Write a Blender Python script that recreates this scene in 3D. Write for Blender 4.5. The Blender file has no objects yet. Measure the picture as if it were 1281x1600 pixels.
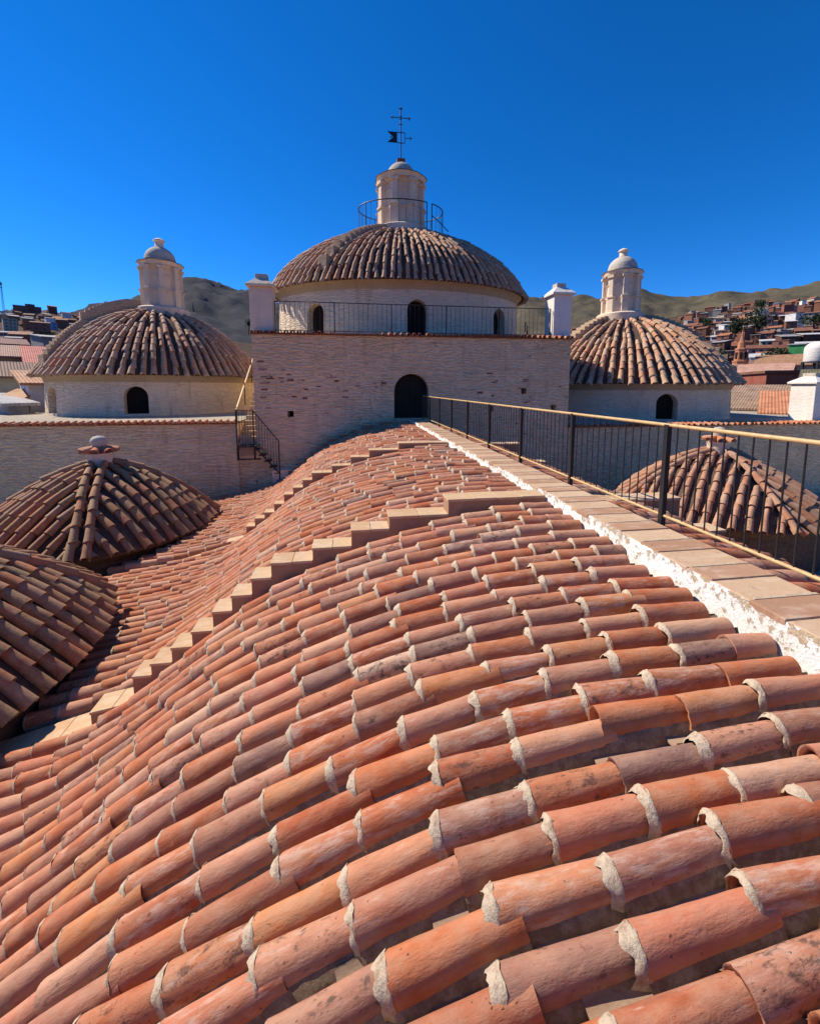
import bpy, bmesh, math, random
import numpy as np
from mathutils import Vector, Matrix, Euler, noise as mnoise
R = math.radians
random.seed(7); rng = np.random.default_rng(7)
SC = bpy.context.scene
COL = SC.collection

# ------------------------------------------------------------------ camera
EYE = Vector((0, 0, 1.5)); YAW = R(8.25); PIT = R(6.5)
cd = bpy.data.cameras.new('camera'); cam = bpy.data.objects.new('camera', cd); COL.objects.link(cam)
cam.location = EYE; cam.rotation_euler = (R(90) - PIT, 0, -YAW)
cd.sensor_fit = 'HORIZONTAL'; cd.sensor_width = 36; cd.lens = 36 * 641 / 1281
cd.shift_y = -122 / 1281; cd.clip_start = 0.05; cd.clip_end = 20000
SC.camera = cam
# ------------------------------------------------------------------ sky, sun, exposure
SUN_AZ = R(-59); SUN_EL = R(45)          # azimuth from +Y, negative = to the left
wd = bpy.data.worlds.new('World'); SC.world = wd; wd.use_nodes = True
nt = wd.node_tree; bg = nt.nodes['Background']
sky = nt.nodes.new('ShaderNodeTexSky'); sky.sky_type = 'NISHITA'; sky.sun_disc = False
sky.sun_elevation = SUN_EL; sky.sun_rotation = SUN_AZ
sky.altitude = 3000; sky.air_density = 1.0; sky.dust_density = 0.0; sky.ozone_density = 10.0
hs = nt.nodes.new('ShaderNodeHueSaturation'); hs.inputs['Saturation'].default_value = 1.19; hs.inputs['Hue'].default_value = .503   # the camera's vivid colour, even over the whole sky
nt.links.new(sky.outputs[0], hs.inputs['Color']); nt.links.new(hs.outputs[0], bg.inputs[0]); bg.inputs[1].default_value = 0.14
sl = bpy.data.lights.new('sun', 'SUN'); sl.energy = 5.0; sl.angle = R(0.53); sl.color = (1, .89, .74)
so = bpy.data.objects.new('sun', sl); COL.objects.link(so)
SDIR = Vector((math.sin(SUN_AZ) * math.cos(SUN_EL), math.cos(SUN_AZ) * math.cos(SUN_EL), math.sin(SUN_EL)))
so.rotation_euler = (-SDIR).to_track_quat('-Z', 'Y').to_euler(); so.location = SDIR * 60
vs = SC.view_settings; vs.view_transform = 'Standard'; vs.look = 'None'; vs.exposure = 0.42; vs.gamma = 1
try: vs.use_curve_mapping = False
except Exception: pass
SC.cycles.max_bounces = 6

# ------------------------------------------------------------------ materials
class G:
    def __init__(s, name):
        s.m = bpy.data.materials.new(name); s.m.use_nodes = True; s.t = s.m.node_tree
        s.b = s.t.nodes['Principled BSDF']
    def n(s, typ, ins=None, **pr):
        nd = s.t.nodes.new('ShaderNode' + typ)
        for k, v in pr.items(): setattr(nd, k, v)
        for k, v in (ins or {}).items(): s.set(nd.inputs[k], v)
        return nd
    def set(s, sock, v):
        if isinstance(v, bpy.types.NodeSocket): s.t.links.new(v, sock)
        else:
            if sock.type == 'RGBA' and len(v) == 3: v = (*v, 1)
            sock.default_value = v
    def math(s, op, a, b=0.0, clamp=False):
        nd = s.n('Math', {0: a, 1: b}, operation=op); nd.use_clamp = clamp; return nd.outputs[0]
    def mix(s, f, a, b, mode='MIX'):
        nd = s.n('Mix', data_type='RGBA', blend_type=mode)
        s.set(nd.inputs[0], f); s.set(nd.inputs[6], a); s.set(nd.inputs[7], b); return nd.outputs[2]
    def noise(s, co, scale, detail=4, rough=.55, dist=0):
        return s.n('TexNoise', {'Vector': co, 'Scale': scale, 'Detail': detail, 'Roughness': rough, 'Distortion': dist}).outputs[0]
    def map(s, co, scale=(1, 1, 1)):
        return s.n('VectorMath', {0: co, 1: scale}, operation='MULTIPLY').outputs[0]
    def ramp(s, f, stops, interp='LINEAR'):
        nd = s.n('ValToRGB', {0: f}); cr = nd.color_ramp; cr.interpolation = interp
        while len(cr.elements) < len(stops): cr.elements.new(1)
        for e, (p, c) in zip(cr.elements, stops):
            e.position = p; e.color = (*c, 1) if len(c) == 3 else c
        return nd.outputs[0]
    def step(s, f, a, b):
        nd = s.n('MapRange', {0: f, 1: a, 2: b, 3: 0.0, 4: 1.0}); nd.interpolation_type = 'SMOOTHSTEP'; return nd.outputs[0]
    def pos(s): return s.n('NewGeometry').outputs['Position']
    def rnd(s):
        inf = s.n('ObjectInfo').outputs['Random']; at = s.n('Attribute', attribute_name='tint').outputs['Fac']
        return s.math('FRACT', s.math('ADD', inf, at))
    def bump(s, h, strength, dist=.02, prev=None):
        nd = s.n('Bump', {'Strength': strength, 'Distance': dist, 'Height': h})
        if prev is not None: s.set(nd.inputs['Normal'], prev)
        return nd.outputs[0]
    def out(s, col, rough=.85, nrm=None, spec=.25, metal=0):
        s.set(s.b.inputs['Base Color'], col); s.set(s.b.inputs['Roughness'], rough)
        s.b.inputs['Specular IOR Level'].default_value = spec; s.b.inputs['Metallic'].default_value = metal
        if nrm is not None: s.set(s.b.inputs['Normal'], nrm)
        return s.m

def tile_mat(name, stops, stain=.35, pale=.35, lichen=0., lich_col=(.3, .27, .17), dark=(.055, .04, .032)):
    g = G(name); r0 = g.rnd()
    r1 = g.math('FRACT', g.math('MULTIPLY_ADD', r0, 17.13)); r2 = g.math('FRACT', g.math('MULTIPLY', r0, 43.71)); r3 = g.math('FRACT', g.math('MULTIPLY', r0, 91.37))
    tuv = g.n('Attribute', attribute_name='tuv').outputs['Vector']
    off = g.n('VectorMath', {0: (31., 17., 53.), 'Scale': r0}, operation='SCALE').outputs[0]
    co = g.n('VectorMath', {0: tuv, 1: off}, operation='ADD').outputs[0]
    col = g.ramp(r1, stops)
    big = g.noise(g.map(co, (1, 1.6, 1.6)), 5.5, 5, .6)
    streak = g.noise(g.map(co, (2.6, 10, 10)), 3.6, 6, .7)
    fine = g.noise(co, 70, 6, .7)
    col = g.mix(g.step(big, .38, .68), col, g.mix(.32, col, (.62, .36, .22)))          # clay mottling
    col = g.mix(g.math('MULTIPLY', g.step(streak, .48, .72), .5), col, g.mix(1, col, (.62, .55, .5), 'MULTIPLY'))
    wash = g.noise(g.map(co, (1, 3, 3)), 9, 6, .65)
    pf = g.math('MULTIPLY', g.step(g.math('ADD', wash, g.math('MULTIPLY', g.math('SUBTRACT', r2, .5), .36)), .60, .80), pale)
    col = g.mix(pf, col, (.60, .45, .36))
    if lichen:
        ln = g.noise(co, 13, 6, .68)
        lf = g.math('MULTIPLY', g.step(g.math('ADD', ln, g.math('MULTIPLY', r3, .16)), .5, .66), lichen)
        col = g.mix(lf, col, lich_col)
    st = g.noise(g.map(co, (1, 1.4, 1.4)), 16, 7, .72)
    sf = g.math('MULTIPLY', g.step(g.math('ADD', st, g.math('MULTIPLY', g.math('SUBTRACT', r3, .5), .34)), .66, .80), stain)
    col = g.mix(sf, col, dark)
    pit = g.step(g.noise(co, 48, 3, .5), .70, .76)
    col = g.mix(g.math('MULTIPLY', pit, .65), col, dark)
    col = g.mix(g.math('MULTIPLY', g.step(fine, .5, .8), .25), col, g.mix(1, col, (.55, .5, .48), 'MULTIPLY'))
    h = g.math('ADD', g.math('MULTIPLY', streak, .22), g.math('MULTIPLY', big, .9))
    h = g.math('ADD', h, g.math('MULTIPLY', wash, .5)); h = g.math('SUBTRACT', h, g.math('MULTIPLY', pit, .5))
    n1 = g.bump(h, .75, .011); n2 = g.bump(fine, .45, .0035, n1)
    return g.out(col, .82, n2, .22)

M = {}
M['tile'] = tile_mat('orange_clay_tile', [(0, (.41, .105, .038)), (.14, (.47, .145, .056)), (.26, (.36, .095, .040)), (.36, (.50, .19, .072)), (.45, (.49, .18, .105)), (.55, (.42, .120, .045)), (.64, (.54, .25, .155)), (.72, (.31, .12, .07)), (.80, (.45, .135, .05)), (.87, (.57, .33, .21)), (.93, (.44, .155, .085)), (1, (.24, .125, .095))], .75, .5, .2, (.36, .28, .2))  # the nave tiles' own orange-pink clay, varied from tile to tile
M['old_tile'] = tile_mat('weathered_clay_tile', [(0, (.29, .115, .055)), (.25, (.36, .155, .08)), (.45, (.42, .14, .06)), (.6, (.24, .13, .08)), (.8, (.38, .20, .12)), (1, (.33, .10, .05))], .7, .2, .5, (.30, .24, .12))
M['dome_tile'] = tile_mat('pale_lichen_clay_tile', [(0, (.42, .20, .11)), (.25, (.50, .26, .15)), (.45, (.35, .17, .10)), (.6, (.56, .36, .23)), (.8, (.48, .19, .095)), (1, (.40, .27, .19))], .7, .55, .45, (.48, .39, .27), (.06, .045, .035))
M['warm_tile'] = tile_mat('warm_old_clay_tile', [(0, (.34, .14, .075)), (.25, (.40, .20, .12)), (.45, (.30, .12, .07)), (.6, (.44, .25, .16)), (.8, (.37, .13, .065)), (1, (.30, .18, .13))], .6, .4, .35, (.38, .30, .21))

def plaster(name, base, joints=.5, dirt=.5, peel=0., peel_col=(.27, .15, .10), streaks=.4, jscale=1.0, bstr=.8):
    g = G(name); p = g.pos()
    w = g.n('TexNoise', {'Vector': p, 'Scale': 1.3, 'Detail': 3}).outputs[1]
    pw = g.n('VectorMath', {0: p, 1: g.n('VectorMath', {0: w, 'Scale': .34}, operation='SCALE').outputs[0]}, operation='ADD').outputs[0]
    sq = g.map(pw, (1.0 * jscale, 1.0 * jscale, 5.6 * jscale))
    vd = g.n('TexVoronoi', {'Vector': sq, 'Scale': 1.5}, feature='DISTANCE_TO_EDGE').outputs['Distance']
    vc = g.n('TexVoronoi', {'Vector': sq, 'Scale': 1.5}).outputs['Color']
    big = g.noise(p, .45, 5, .6); mid = g.noise(g.map(p, (1, 1, 2.2)), 3.2, 6, .65); fine = g.noise(p, 24, 5, .65)
    vert = g.noise(g.map(p, (2.6, 2.6, .28)), 1.3, 5, .6)
    b2 = tuple(c * .72 for c in base)
    col = g.mix(g.step(big, .35, .7), base, tuple(c * k for c, k in zip(base, (.92, .89, .86))))
    jl = g.math('SUBTRACT', 1, g.step(vd, .0, .06))
    jm = g.math('MULTIPLY', g.math('MULTIPLY', jl, g.step(mid, .42, .66)), joints)
    col = g.mix(jm, col, tuple(c * k for c, k in zip(base, (.36, .31, .28))))
    col = g.mix(g.math('MULTIPLY', g.step(mid, .52, .78), dirt), col, tuple(c * k for c, k in zip(base, (.6, .53, .47))))
    col = g.mix(g.math('MULTIPLY', g.step(vert, .52, .78), streaks), col, tuple(c * k for c, k in zip(base, (.52, .45, .39))))
    if peel:
        pn = g.noise(g.map(p, (1, 1, 2)), 2.1, 8, .7)
        pf = g.step(pn, .72 - .14 * peel, .735 - .14 * peel)
        col = g.mix(pf, col, peel_col)
    h = g.math('ADD', g.math('MULTIPLY', g.step(vd, 0, .22), .45 if joints else 0.), g.math('MULTIPLY', mid, 1.35))
    n1 = g.bump(h, bstr, .09); n2 = g.bump(fine, .5, .02, n1)
    return g.out(col, .9, n2, .15)
M['wall'] = plaster('whitewashed_rubble', (.93, .70, .44), .22, .6, .5, streaks=.45, bstr=1.0)
M['wall_drum'] = plaster('whitewashed_drum', (.90, .72, .52), .28, .45, 0, streaks=.5)
M['plaster'] = plaster('cream_plaster', (.80, .66, .51), 0, .4, 0, streaks=.45, bstr=.25)
M['white'] = plaster('white_limewash', (.78, .74, .68), 0, .3, .2, (.45, .36, .27), .3, bstr=.3)
M['cornice'] = plaster('ochre_plaster', (.50, .38, .25), 0, .6, 0, streaks=.4, bstr=.25)
M['cap'] = plaster('mottled_cap_plaster', (.55, .50, .42), 0, .9, 0, streaks=.7, bstr=.3)
M['terrace'] = plaster('stone_terrace', (.42, .37, .30), .5, .7, 0, jscale=.7)
M['concrete_step'] = plaster('worn_step_stone', (.50, .37, .25), 0, .8, 0, streaks=.4)

def parapet_mat():
    g = G('peeling_white_parapet'); p = g.pos()
    a = g.noise(g.map(p, (1, 1.0, 1)), 16, 8, .72); b = g.noise(g.map(p, (1, 1, 1.6)), 2.2, 4, .6); f = g.noise(p, 60, 4, .6)
    low = g.step(g.n('SeparateXYZ', {0: p}).outputs[2], -.30, -.02)
    s = g.math('ADD', g.math('ADD', a, g.math('MULTIPLY', b, .3)), g.math('MULTIPLY', low, .05))
    top = g.step(g.n('SeparateXYZ', {0: p}).outputs[2], -.13, -.05); s = g.math('ADD', s, g.math('MULTIPLY', top, .05)); pf = g.step(s, .765, .79)
    col = g.mix(g.step(b, .4, .7), (.84, .82, .77), (.74, .70, .62))
    col = g.mix(pf, col, g.mix(g.step(f, .4, .6), (.42, .30, .19), (.55, .44, .30)))
    h = g.math('SUBTRACT', g.math('ADD', a, g.math('MULTIPLY', f, .25)), g.math('MULTIPLY', pf, .5))
    return g.out(col, .9, g.bump(h, .8, .03), .15)
M['parapet'] = parapet_mat()

def slab_mat(name, stops, stain=.4, pale=(.62, .5, .38)):
    g = G(name); r0 = g.rnd(); p = g.pos()
    off = g.n('VectorMath', {0: (31., 17., 53.), 'Scale': r0}, operation='SCALE').outputs[0]
    co = g.n('VectorMath', {0: p, 1: off}, operation='ADD').outputs[0]
    col = g.ramp(r0, stops)
    a = g.noise(g.map(co, (1, 2.5, 1)), 4, 6, .65); b = g.noise(co, 14, 6, .7); f = g.noise(co, 80, 4, .6)
    col = g.mix(g.math('MULTIPLY', g.step(a, .45, .7), .45), col, pale)
    col = g.mix(g.math('MULTIPLY', g.step(b, .55, .75), stain), col, g.mix(1, col, (.5, .45, .42), 'MULTIPLY'))
    h = g.math('ADD', b, g.math('MULTIPLY', f, .3))
    return g.out(col, .85, g.bump(h, .5, .01), .2)
M['paver'] = slab_mat('walkway_paver', [(0, (.46, .30, .185)), (.3, (.51, .35, .22)), (.6, (.48, .32, .20)), (1, (.55, .39, .25))], .7)
M['paver_dark'] = slab_mat('walkway_paver_dark', [(0, (.36, .205, .125)), (.5, (.39, .23, .14)), (1, (.43, .26, .165))], .8)
M['tread'] = slab_mat('tread_slab', [(0, (.52, .34, .19)), (.4, (.56, .39, .23)), (.8, (.50, .31, .17)), (1, (.60, .44, .28))], .55, (.66, .54, .40))
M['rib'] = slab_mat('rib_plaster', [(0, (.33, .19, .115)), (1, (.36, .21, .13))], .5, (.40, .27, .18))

def simple(name, col, rough=.7, nscale=6, var=.25, metal=0, spec=.25, bump=.2):
    g = G(name); p = g.pos(); n = g.noise(p, nscale, 5, .65)
    c = g.mix(g.step(n, .35, .7), col, tuple(x * (1 - var) for x in col))
    return g.out(c, rough, g.bump(n, bump, .01), spec, metal)
M['iron'] = simple('black_iron', (.018, .017, .018), .55, 30, .3, 0, .4)
M['rail'] = simple('tan_painted_rail', (.62, .43, .20), .45, 18, .22, 0, .4)
M['door'] = simple('dark_green_door', (.014, .016, .013), .7, 9, .4)
M['hole'] = simple('dark_recess', (.02, .015, .012), .95)
M['cap_iron'] = simple('dark_slate_edge', (.10, .075, .06), .85, 14, .4)
M['brick'] = simple('exposed_brick', (.26, .11, .075), .9, 25, .4, bump=.6)
M['brick_pale'] = simple('half_washed_brick', (.46, .30, .23), .9, 14, .5, bump=.6)
M['mortar'] = (lambda g: (lambda p: g.out(g.mix(g.step(g.noise(p, 30, 6, .7), .42, .7), (.56, .455, .33), (.36, .25, .17)), .95, g.bump(g.noise(p, 75, 6, .7), .9, .010), .1))(g.pos()))(G('lime_mortar'))
M['bed'] = (lambda g: (lambda p: g.out(g.mix(g.step(g.noise(p, 5, 6, .7), .4, .62), (.25, .145, .095), (.34, .25, .18)), .95, g.bump(g.noise(p, 40, 6, .7), .8, .02), .1))(g.pos()))(G('mortar_bed'))
M['bedding'] = (lambda g: (lambda p: g.out(g.mix(g.step(g.noise(p, 18, 6, .7), .4, .66), (.27, .185, .125), (.42, .33, .24)), .95, g.bump(g.noise(p, 55, 6, .75), 1.0, .015), .1))(g.pos()))(G('crumbling_bedding_mortar'))
M['pan'] = slab_mat('pan_tile_clay', [(0, (.20, .10, .065)), (.5, (.26, .15, .10)), (1, (.30, .22, .155))], .7, (.36, .29, .21))
M['dome_bed'] = simple('dark_pan_bed', (.13, .085, .06), .95, 8, .4)

def obj_col(name, var=.3, nscale=.7, rough=.8, lines=None):
    g = G(name); c = g.n('ObjectInfo').outputs['Color']; p = g.n('TexCoord').outputs['Object']
    n = g.noise(p, nscale, 6, .65)
    col = g.mix(g.step(n, .38, .7), c, g.mix(1, c, (1 - var, 1 - var * 1.1, 1 - var * 1.15), 'MULTIPLY'))
    h = n
    if lines:
        w = g.n('TexWave', {'Vector': p, 'Scale': lines, 'Distortion': .3}, bands_direction='X').outputs[1]
        col = g.mix(g.math('MULTIPLY', w, .35), col, g.mix(1, col, (.5, .45, .42), 'MULTIPLY')); h = w
    return g.out(col, rough, g.bump(h, .4, .06), .2)
M['house'] = obj_col('house_wall'); M['roof'] = obj_col('house_roof', .35, 1.2, .75, 1.6); M['flat'] = obj_col('flat_roof', .3, 1)
M['pane'] = simple('dark_window', (.02, .022, .026), .25, 3, .3, 0, .5)
M['leaf'] = (lambda g: (lambda r: g.out(g.mix(r, (.018, .032, .014), (.05, .07, .025)), .8))(g.noise(g.pos(), .8, 3)))(G('dark_foliage'))
M['bark'] = simple('bark', (.09, .065, .045), .9)

# ------------------------------------------------------------------ mesh helpers
def new_obj(name, mesh, parent=None, mat=None):
    o = bpy.data.objects.new(name, mesh); COL.objects.link(o)
    if mat is not None and not mesh.materials: mesh.materials.append(mat)
    if parent is not None:
        o.parent = parent; o.location = -Vector(world_loc(parent))
    return o
def world_loc(o):
    l = Vector((0, 0, 0))
    while o is not None: l += o.location; o = o.parent
    return l
def tag(o, label=None, cat=None, group=None, kind=None):
    if label: o['label'] = label
    if cat: o['category'] = cat
    if group: o['group'] = group
    if kind: o['kind'] = kind
    return o
def thing(name, label, cat, loc=(0, 0, 0), group=None):
    o = bpy.data.objects.new(name, None); COL.objects.link(o); o.location = loc; o.empty_display_size = .2
    return tag(o, label, cat, group)

class MB:
    def __init__(s): s.v = []; s.f = []
    def add(s, v, f):
        o = len(s.v); s.v += [tuple(x) for x in v]; s.f += [tuple(i + o for i in q) for q in f]
    def box(s, x0, x1, y0, y1, z0, z1, M4=None):
        v = [(x, y, z) for x in (x0, x1) for y in (y0, y1) for z in (z0, z1)]
        if M4 is not None: v = [M4 @ Vector(p) for p in v]
        s.add(v, [(0, 1, 3, 2), (4, 6, 7, 5), (0, 4, 5, 1), (2, 3, 7, 6), (0, 2, 6, 4), (1, 5, 7, 3)])
    def tube(s, pts, r, n=8, close=False, caps=True):
        pts = [Vector(p) for p in pts]; N = len(pts); rr = r if hasattr(r, '__len__') else [r] * N
        vs_ = []; ref = None
        for i, p in enumerate(pts):
            a = pts[(i - 1) % N] if (close or i > 0) else p; b = pts[(i + 1) % N] if (close or i < N - 1) else p
            t = (b - a).normalized()
            u = t.cross(Vector((0, 0, 1)))
            if u.length < .05: u = t.cross(Vector((0, 1, 0))) if ref is None else ref - t * ref.dot(t)
            u.normalize(); ref = u; w = t.cross(u)
            vs_ += [p + (u * math.cos(k * 2 * math.pi / n) + w * math.sin(k * 2 * math.pi / n)) * rr[i] for k in range(n)]
        f = []
        for i in range(N if close else N - 1):
            j = (i + 1) % N
            f += [(i * n + k, i * n + (k + 1) % n, j * n + (k + 1) % n, j * n + k) for k in range(n)]
        if caps and not close: f += [tuple(range(n))[::-1], tuple((N - 1) * n + k for k in range(n))]
        s.add(vs_, f)
    def lathe(s, prof, n=32, c=(0, 0, 0), ax=1., ay=1., rot=0, capb=True, capt=True):
        v = []; N = len(prof)
        for r, z in prof:
            v += [(c[0] + ax * r * math.cos(rot + 2 * math.pi * k / n), c[1] + ay * r * math.sin(rot + 2 * math.pi * k / n), c[2] + z) for k in range(n)]
        f = [(i * n + k, i * n + (k + 1) % n, (i + 1) * n + (k + 1) % n, (i + 1) * n + k) for i in range(N - 1) for k in range(n)]
        if capb: f.append(tuple(range(n))[::-1])
        if capt: f.append(tuple((N - 1) * n + k for k in range(n)))
        s.add(v, f)
    def prism(s, poly, y0, y1):           # polygon in XZ extruded along Y
        n = len(poly); v = [(x, y0, z) for x, z in poly] + [(x, y1, z) for x, z in poly]
        s.add(v, [tuple(range(n)), tuple(range(n, 2 * n))[::-1]] + [(i, n + i, n + (i + 1) % n, (i + 1) % n) for i in range(n)])
    def build(s, name, mat, parent=None, smooth=False, bevel=0, M4=None):
        me = bpy.data.meshes.new(name)
        v = s.v if M4 is None else [tuple(M4 @ Vector(p)) for p in s.v]
        me.from_pydata(v, [], s.f); 
        bm = bmesh.new(); bm.from_mesh(me); bmesh.ops.recalc_face_normals(bm, faces=bm.faces); bm.to_mesh(me); bm.free()
        if smooth: me.shade_smooth()
        o = new_obj(name, me, parent, mat)
        if smooth == 'auto':
            me.shade_smooth(); me.set_sharp_from_angle(angle=R(40))
        if bevel:
            b = o.modifiers.new('bevel', 'BEVEL'); b.width = bevel; b.segments = 2; b.limit_method = 'ANGLE'
        return o
def boxo(name, mat, parent, *a, M4=None, bevel=0):
    m = MB(); m.box(*a, M4=M4); return m.build(name, mat, parent, bevel=bevel)
def cut(o, cutters):
    for c in cutters:
        md = o.modifiers.new('cut', 'BOOLEAN'); md.object = c; md.operation = 'DIFFERENCE'; md.solver = 'EXACT'
    bpy.context.view_layer.update()
    dg = bpy.context.evaluated_depsgraph_get()
    me = bpy.data.meshes.new_from_object(o.evaluated_get(dg)); o.modifiers.clear(); o.data = me
    for c in cutters: bpy.data.objects.remove(c)
def arch_cutter(cx, cy, z0, w, h, ang, d0, d1, spring=None):
    # arched prism pointing along direction ang (xy), from distance d0 to d1 about (cx,cy)
    poly = [(-w / 2, z0), (w / 2, z0)]; hs = h - w / 2
    for k in range(13):
        a = math.pi * k / 12; poly.append((w / 2 * math.cos(a), z0 + hs + w / 2 * math.sin(a)))
    m = MB(); m.prism(poly, d0, d1)
    M4 = Matrix.Translation((cx, cy, 0)) @ Matrix.Rotation(ang - math.pi / 2, 4, 'Z')
    return m.build('cutter', None, None, M4=M4), m, M4
def roughen(o, amp, scale, sub=0, axis=None):
    me = o.data
    bm = bmesh.new(); bm.from_mesh(me)
    if sub: bmesh.ops.subdivide_edges(bm, edges=bm.edges, cuts=sub, use_grid_fill=True)
    bm.normal_update()
    for v in bm.verts:
        d = mnoise.fractal(v.co * scale, 1, 2, 4) * amp
        v.co += v.normal * d
    bm.to_mesh(me); bm.free()

def in_view(p, mg=.12):
    d = p - EYE
    fw = Vector((math.sin(YAW) * math.cos(PIT), math.cos(YAW) * math.cos(PIT), -math.sin(PIT))); rt = Vector((math.cos(YAW), -math.sin(YAW), 0)); up = rt.cross(fw)
    z = d.dot(fw)
    if z < .2: return False
    u = .5 + 641 * d.dot(rt) / z / 1281; v = (678 - 641 * d.dot(up) / z) / 1600
    return -mg < u < 1 + mg and -mg < v < 1 + mg

# ------------------------------------------------------------------ roof tile meshes
T_LEN = .46; T_EXP = .385
def n3(x, y, z): return mnoise.noise(Vector((x, y, z)))
def tile_arrays(seed, ns, nl, amp=1.0):
    r0, r1, th = .071, .090, .014
    v = []; f = []
    def P(x, a, r, z0=.034):
        sn = r * math.sin(a) * 1.08
        return (x, -r * math.cos(a), (sn if sn > 0 else sn * 2.4) + z0)
    a0, a1 = -.16, math.pi + .16
    for i in range(nl + 1):
        t = i / nl
        for k in range(ns + 1):
            a = a0 + (a1 - a0) * k / ns
            x = T_LEN * t
            if i == nl: x += .007 * amp * n3(k * .9, seed * 3.1, 1)
            rr = r0 + (r1 - r0) * t
            rr *= 1 + amp * (.05 * n3(x * 5, a * 1.1, seed * 7.7) + .022 * n3(x * 17, a * 3, seed * 5.1))
            y_leg = 1
            p = P(x, a, rr)
            if k in (0, ns): p = (p[0], p[1], p[2] + .010 * amp * n3(x * 22, k, seed * 2.2))
            v.append(p)
    W = ns + 1
    f += [(i * W + k, i * W + k + 1, (i + 1) * W + k + 1, (i + 1) * W + k) for i in range(nl) for k in range(ns)]
    b = len(v)                                # mouth rim and inside
    lo = nl * W
    v += [v[lo + k] for k in range(W)]
    v += [(v[lo + k][0] - .002, v[lo + k][1] * (1 - th / r1), v[lo + k][2] * (1 - th / r1)) for k in range(W)]
    v += [(T_LEN - .10, q[1] * .97, q[2] * .97) for q in v[b + W:b + 2 * W]]
    for j in (0, 1): f += [(b + j * W + k, b + j * W + k + 1, b + (j + 1) * W + k + 1, b + (j + 1) * W + k) for k in range(ns)]
    return np.array(v, float), np.array(f, int)
def mortar_arrays(seed, ns=14):
    v = []; wd_ = .34 + .62 * abs(n3(seed * 9.7, 1.3, 4)) * 2; rows = [(-.006 - .012 * max(0, wd_ - 1), .0905, .0015), (-.001, .0915, .002), (.012 * wd_, .086, .004), (.028 * wd_, .079, .004), (.042 * wd_, .0755, .002), (.052 * wd_, .0735, -.001)]
    for i, (dx, r, t) in enumerate(rows):
        for k in range(ns + 1):
            a = -.22 + (math.pi + .44) * k / ns
            w = n3(k * .55, seed * 4.3, i * .3); w2 = n3(k * .5, seed * 6.1, 9)
            x = T_LEN + dx + (.024 * w if i == len(rows) - 1 else .008 * w2 if i == 0 else .010 * w)
            rr = r + t * .6 + .008 * n3(k * .8, i * .8, seed * 1.7)
            sn = rr * math.sin(a) * 1.08; v.append((x, -rr * math.cos(a), (sn if sn > 0 else sn * 2.4) + .034))
    W = ns + 1
    f = [(i * W + k, i * W + k + 1, (i + 1) * W + k + 1, (i + 1) * W + k) for i in range(len(rows) - 1) for k in range(ns)]
    return np.array(v, float), np.array(f, int)
def pan_arrays(seed):
    v = []; ns = 6
    for i in range(2):
        for k in range(ns + 1):
            a = math.pi * (.08 + .84 * k / ns); rr = .10 if i == 0 else .085
            v.append((.46 * i + (.01 * n3(k, seed * 3.3, 2) if i else 0), -rr * 1.05 * math.cos(a), .075 - rr * .78 * math.sin(a) + (.016 if i == 0 else .03) + .006 * n3(k * .7, i, seed * 2.7)))
    W = ns + 1; f = [(k, k + 1, W + k + 1, W + k) for k in range(ns)]
    f2 = []; b = len(v)
    v += [(x - .0, y, z - .018) for (x, y, z) in v[W:2 * W]]
    f += [(W + k, W + k + 1, b + k + 1, b + k) for k in range(ns)]
    return np.array(v, float), np.array(f, int)

def bedding_arrays(seed):
    v = []; f = []; n = 9
    for sd in (-1, 1):
        b = len(v)
        for i in range(n + 1):
            x = T_LEN * i / n; q = n3(x * 9, seed * 3.3, sd); q2 = n3(x * 14, seed * 5.1, sd * 2); rr = .070 + .019 * i / n
            v += [(x, sd * (rr - .006 + .004 * q2), .032 + .016 * q), (x, sd * (rr + .014 + .010 * q), .012 + .014 * q2), (x, sd * (rr + .038 + .012 * q2), -.05)]
        for i in range(n):
            for j in range(2):
                a = b + i * 3 + j; f.append((a, a + 1, a + 4, a + 3) if sd > 0 else (a + 1, a, a + 3, a + 4))
    return np.array(v, float), np.array(f, int)
def mesh_from(name, V, F, tint=None, tuv=None, mat=None, smooth=True, sharp=None):
    me = bpy.data.meshes.new(name)
    me.vertices.add(len(V)); me.vertices.foreach_set('co', np.asarray(V, np.float32).ravel())
    me.loops.add(F.size); me.loops.foreach_set('vertex_index', F.astype(np.int32).ravel())
    me.polygons.add(len(F)); me.polygons.foreach_set('loop_start', np.arange(0, F.size, 4, dtype=np.int32))
    me.update(calc_edges=True)
    if smooth: me.polygons.foreach_set('use_smooth', np.ones(len(F), bool))
    a = me.attributes.new('tint', 'FLOAT', 'POINT'); a.data.foreach_set('value', np.zeros(len(V), np.float32) if tint is None else tint.astype(np.float32))
    a = me.attributes.new('tuv', 'FLOAT_VECTOR', 'POINT'); a.data.foreach_set('vector', np.asarray(V if tuv is None else tuv, np.float32).ravel())
    if mat: me.materials.append(mat)
    return me
def merged(name, protos, mats4, mat, parent=None, tints=None, kind='stuff'):
    if not mats4: return None
    Vs = []; Fs = []; Ts = []; Us = []; o = 0
    for i, m in enumerate(mats4):
        V, F = protos[i % len(protos)]; A = np.array(m)
        Vs.append(V @ A[:3, :3].T + A[:3, 3]); Fs.append(F + o); o += len(V)
        Ts.append(np.full(len(V), random.random() if tints is None else tints[i])); Us.append(V)
    me = mesh_from(name, np.concatenate(Vs), np.concatenate(Fs), np.concatenate(Ts), np.concatenate(Us), mat)
    ob = new_obj(name, me, parent)
    if kind: ob['kind'] = kind
    return ob
TP = {'hi': [tile_arrays(i + 1, 16, 9) for i in range(14)], 'mid': [tile_arrays(i + 1, 12, 4) for i in range(10)], 'lo': [tile_arrays(i + 1, 8, 2) for i in range(8)]}
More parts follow.
